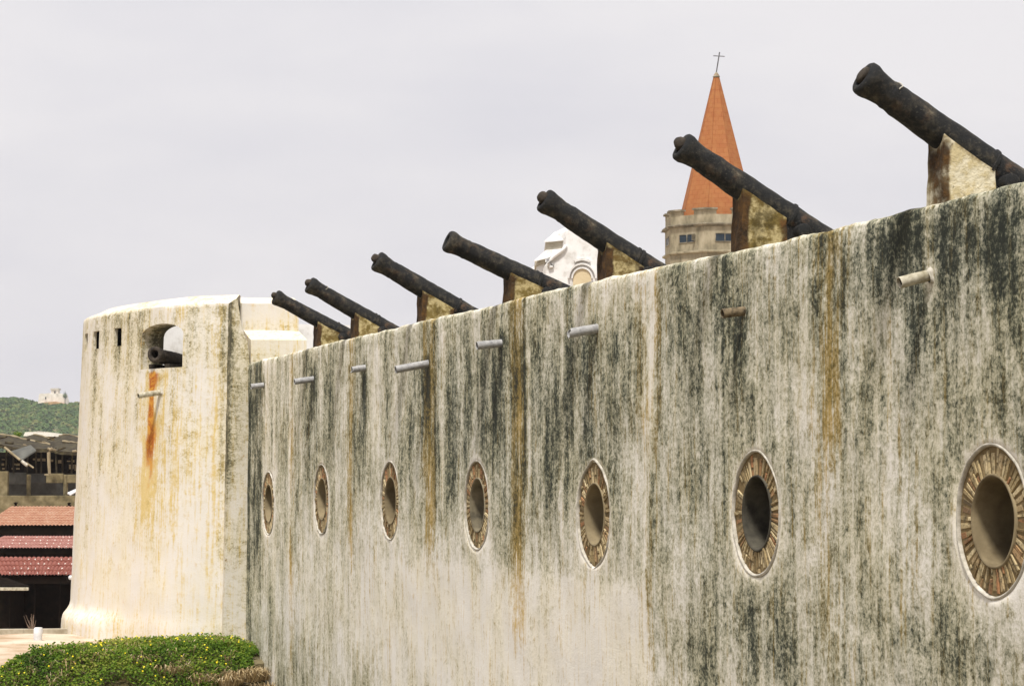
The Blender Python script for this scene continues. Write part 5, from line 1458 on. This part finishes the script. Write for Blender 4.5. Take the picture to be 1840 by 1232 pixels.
mb = MB(); p = oct_pt(R8, -2, zt(413)); mb.tube([p - right * 0.0, p - right * 0.32 + Vector((0, 0, 0.02))], 0.04, 6); mb.build('spout', M['lead'], ch)

# ================================================================== WHITE CHAPEL GABLE
M['beige'] = mottled('beige_infill', (0.50, 0.41, 0.25), (0.60, 0.50, 0.33), 3.0, 0.9, 0.2)
M['shadeplaster'] = mottled('shaded_tier_plaster', (0.34, 0.30, 0.22), (0.58, 0.54, 0.45), 3.0, 0.9, 0.3)  # darker tone paints the shade on the side tiers
Zc_ = 76.0
chap = empty('chapel', Vector((*cam_xy(X_of(1046, Zc_), Zc_), 7.0)), 'white chapel gable with scrolled shoulders and a blind round arch', 'chapel')
def CP(px, py, d=0.0):
    """point on the gable front; the gable is turned, its far side goes back to the left"""
    p = at(px, py, Zc_ + (1046 - px) * 0.004 + d)
    return p
BK = (FH * 2.6 - RGT * 0.55)
out_l = [(1040, 398), (1028, 404), (1020, 414), (1017, 426), (1016, 446), (1010, 451), (1003, 458), (994, 464), (986, 470), (981, 478), (980, 486), (976, 1285)]
outl = out_l + [(2 * 1046 - x, y) for x, y in out_l[::-1]]
mb = MB(); mb.prism([CP(*p) for p in outl], BK); mb.build('gable', M['white'], chap, False, 0.02)
# side tiers behind the gable: sloped white covers over faces greyed as shade
mb = MB()
mb.prism([CP(980, 448.5, 0.4), CP(980, 433, 0.4), CP(1016, 430, 0.4), CP(1016, 446, 0.4)], FH * 2.5); mb.build('upper_tier', M['shadeplaster'], chap, False, 0.015)
mb = MB(); mb.add([CP(978, 433.5, 0.3), CP(1017.5, 430, 0.3), CP(1026, 411, 2.2), CP(998, 416, 2.2), CP(978, 435.5, 0.3), CP(1017.5, 432, 0.3), CP(1026, 416, 2.2), CP(998, 420, 2.2)], [[0, 1, 2, 3], [7, 6, 5, 4], [0, 4, 5, 1], [1, 5, 6, 2], [2, 6, 7, 3], [3, 7, 4, 0]]); mb.build('upper_cover', M['white'], chap)
mb = MB(); mb.prism([CP(961, 478.5, 0.25), CP(961, 468, 0.25), CP(980, 464, 0.25), CP(980, 472.5, 0.25)], FH * 2.0); mb.build('lower_tier', M['shadeplaster'], chap, False, 0.015)
mb = MB(); mb.add([CP(959.5, 468.5, 0.15), CP(981, 463.5, 0.15), CP(1016, 446, 0.35), CP(981, 449, 0.35), CP(959.5, 470, 0.15), CP(981, 465, 0.15), CP(1016, 450, 0.35), CP(981, 452, 0.35)], [[0, 1, 2, 3], [7, 6, 5, 4], [0, 4, 5, 1], [1, 5, 6, 2], [2, 6, 7, 3], [3, 7, 4, 0]]); mb.build('lower_cover', M['white'], chap)
mb = MB(); mb.prism([CP(964, 1285, 0.35), CP(964, 478.6, 0.35), CP(979.5, 473, 0.35), CP(979.5, 1285, 0.35)], FH * 2.0); mb.build('side_wall', M['white'], chap)
# scroll mouldings and arch hoods, standing proud of the gable
def arch_band(r0, r1, proud, mat, name, a0=0, a1=180, cy=500):
    mb = MB(); q = []; N = 24
    f_ = [CP(1046 + r * cos(radians(a0 + (a1 - a0) * k / N)), cy - r * 1.05 * sin(radians(a0 + (a1 - a0) * k / N))) for r in (r0, r1) for k in range(N + 1)]
    fr_ = [p - FH * proud for p in f_]
    n = N + 1
    mb.add(fr_ + f_, [[k, k + 1, n + k + 1, n + k] for k in range(N)] + [[k, 2 * n + k, 2 * n + k + 1, k + 1] for k in range(N)] + [[n + k, n + k + 1, 3 * n + k + 1, 3 * n + k] for k in range(N)] + [[0, n, 3 * n, 2 * n], [N, 2 * n + N, 3 * n + N, n + N]])
    return mb.build(name, mat, chap, True, ang=radians(40))
arch_band(23, 26, 0.10, M['white'], 'hood_mould')
arch_band(16.5, 19.5, 0.06, M['white'], 'hood_mould')
arch_band(27, 31, 0.13, M['white'], 'hood_mould', 62, 118, 497)
mb = MB(); q = [CP(1046 + 16.4 * cos(pi * k / 24), 500 - 16.4 * 1.05 * sin(pi * k / 24), -0.012) for k in range(25)] + [CP(1029.6, 540, -0.012), CP(1062.4, 540, -0.012)][0:2]
mb.prism(q, FH * 0.01); mb.build('arch_infill', M['beige'], chap)
for s_ in (-1, 1):
    mb = MB(); q = []
    for (px, py) in ((1017, 441), (1012, 449), (1003, 455), (995, 461), (990, 466), (986, 474), (988, 480), (993, 479), (994, 474)):
        x = px if s_ < 0 else 2 * 1046 - px; q.append(CP(x, py, -0.05))
    mb.tube(q, [0.05, 0.055, 0.06, 0.06, 0.06, 0.055, 0.05, 0.045, 0.03], 8); mb.build('scroll', M['white'], chap, True)
# parapet roof seen low behind the curtain wall beside the church tower
# ================================================================== HAZE
HAZE = True
if HAZE:
    hm = bpy.data.materials.new('haze_air'); hm.use_nodes = True; t = hm.node_tree; t.nodes.clear()
    ho = t.nodes.new('ShaderNodeOutputMaterial'); hv = t.nodes.new('ShaderNodeVolumePrincipled')
    hv.inputs['Color'].default_value = (0.93, 0.93, 0.96, 1); hv.inputs['Density'].default_value = 0.00011; hv.inputs['Anisotropy'].default_value = 0.0
    t.links.new(hv.outputs[0], ho.inputs['Volume'])
    mb = MB(); pts = [Vector((*cam_xy(X, Z), z)) for X in (-2600, 2600) for Z in (-100, 4100) for z in (-1.0, 95.0)]
    mb.add(pts, [[0, 1, 3, 2], [4, 6, 7, 5], [0, 4, 5, 1], [2, 3, 7, 6], [0, 2, 6, 4], [1, 5, 7, 3]])
    o = mb.build('haze', hm, None); tag(o, 'thin pale haze in the air', None, None, 'stuff')
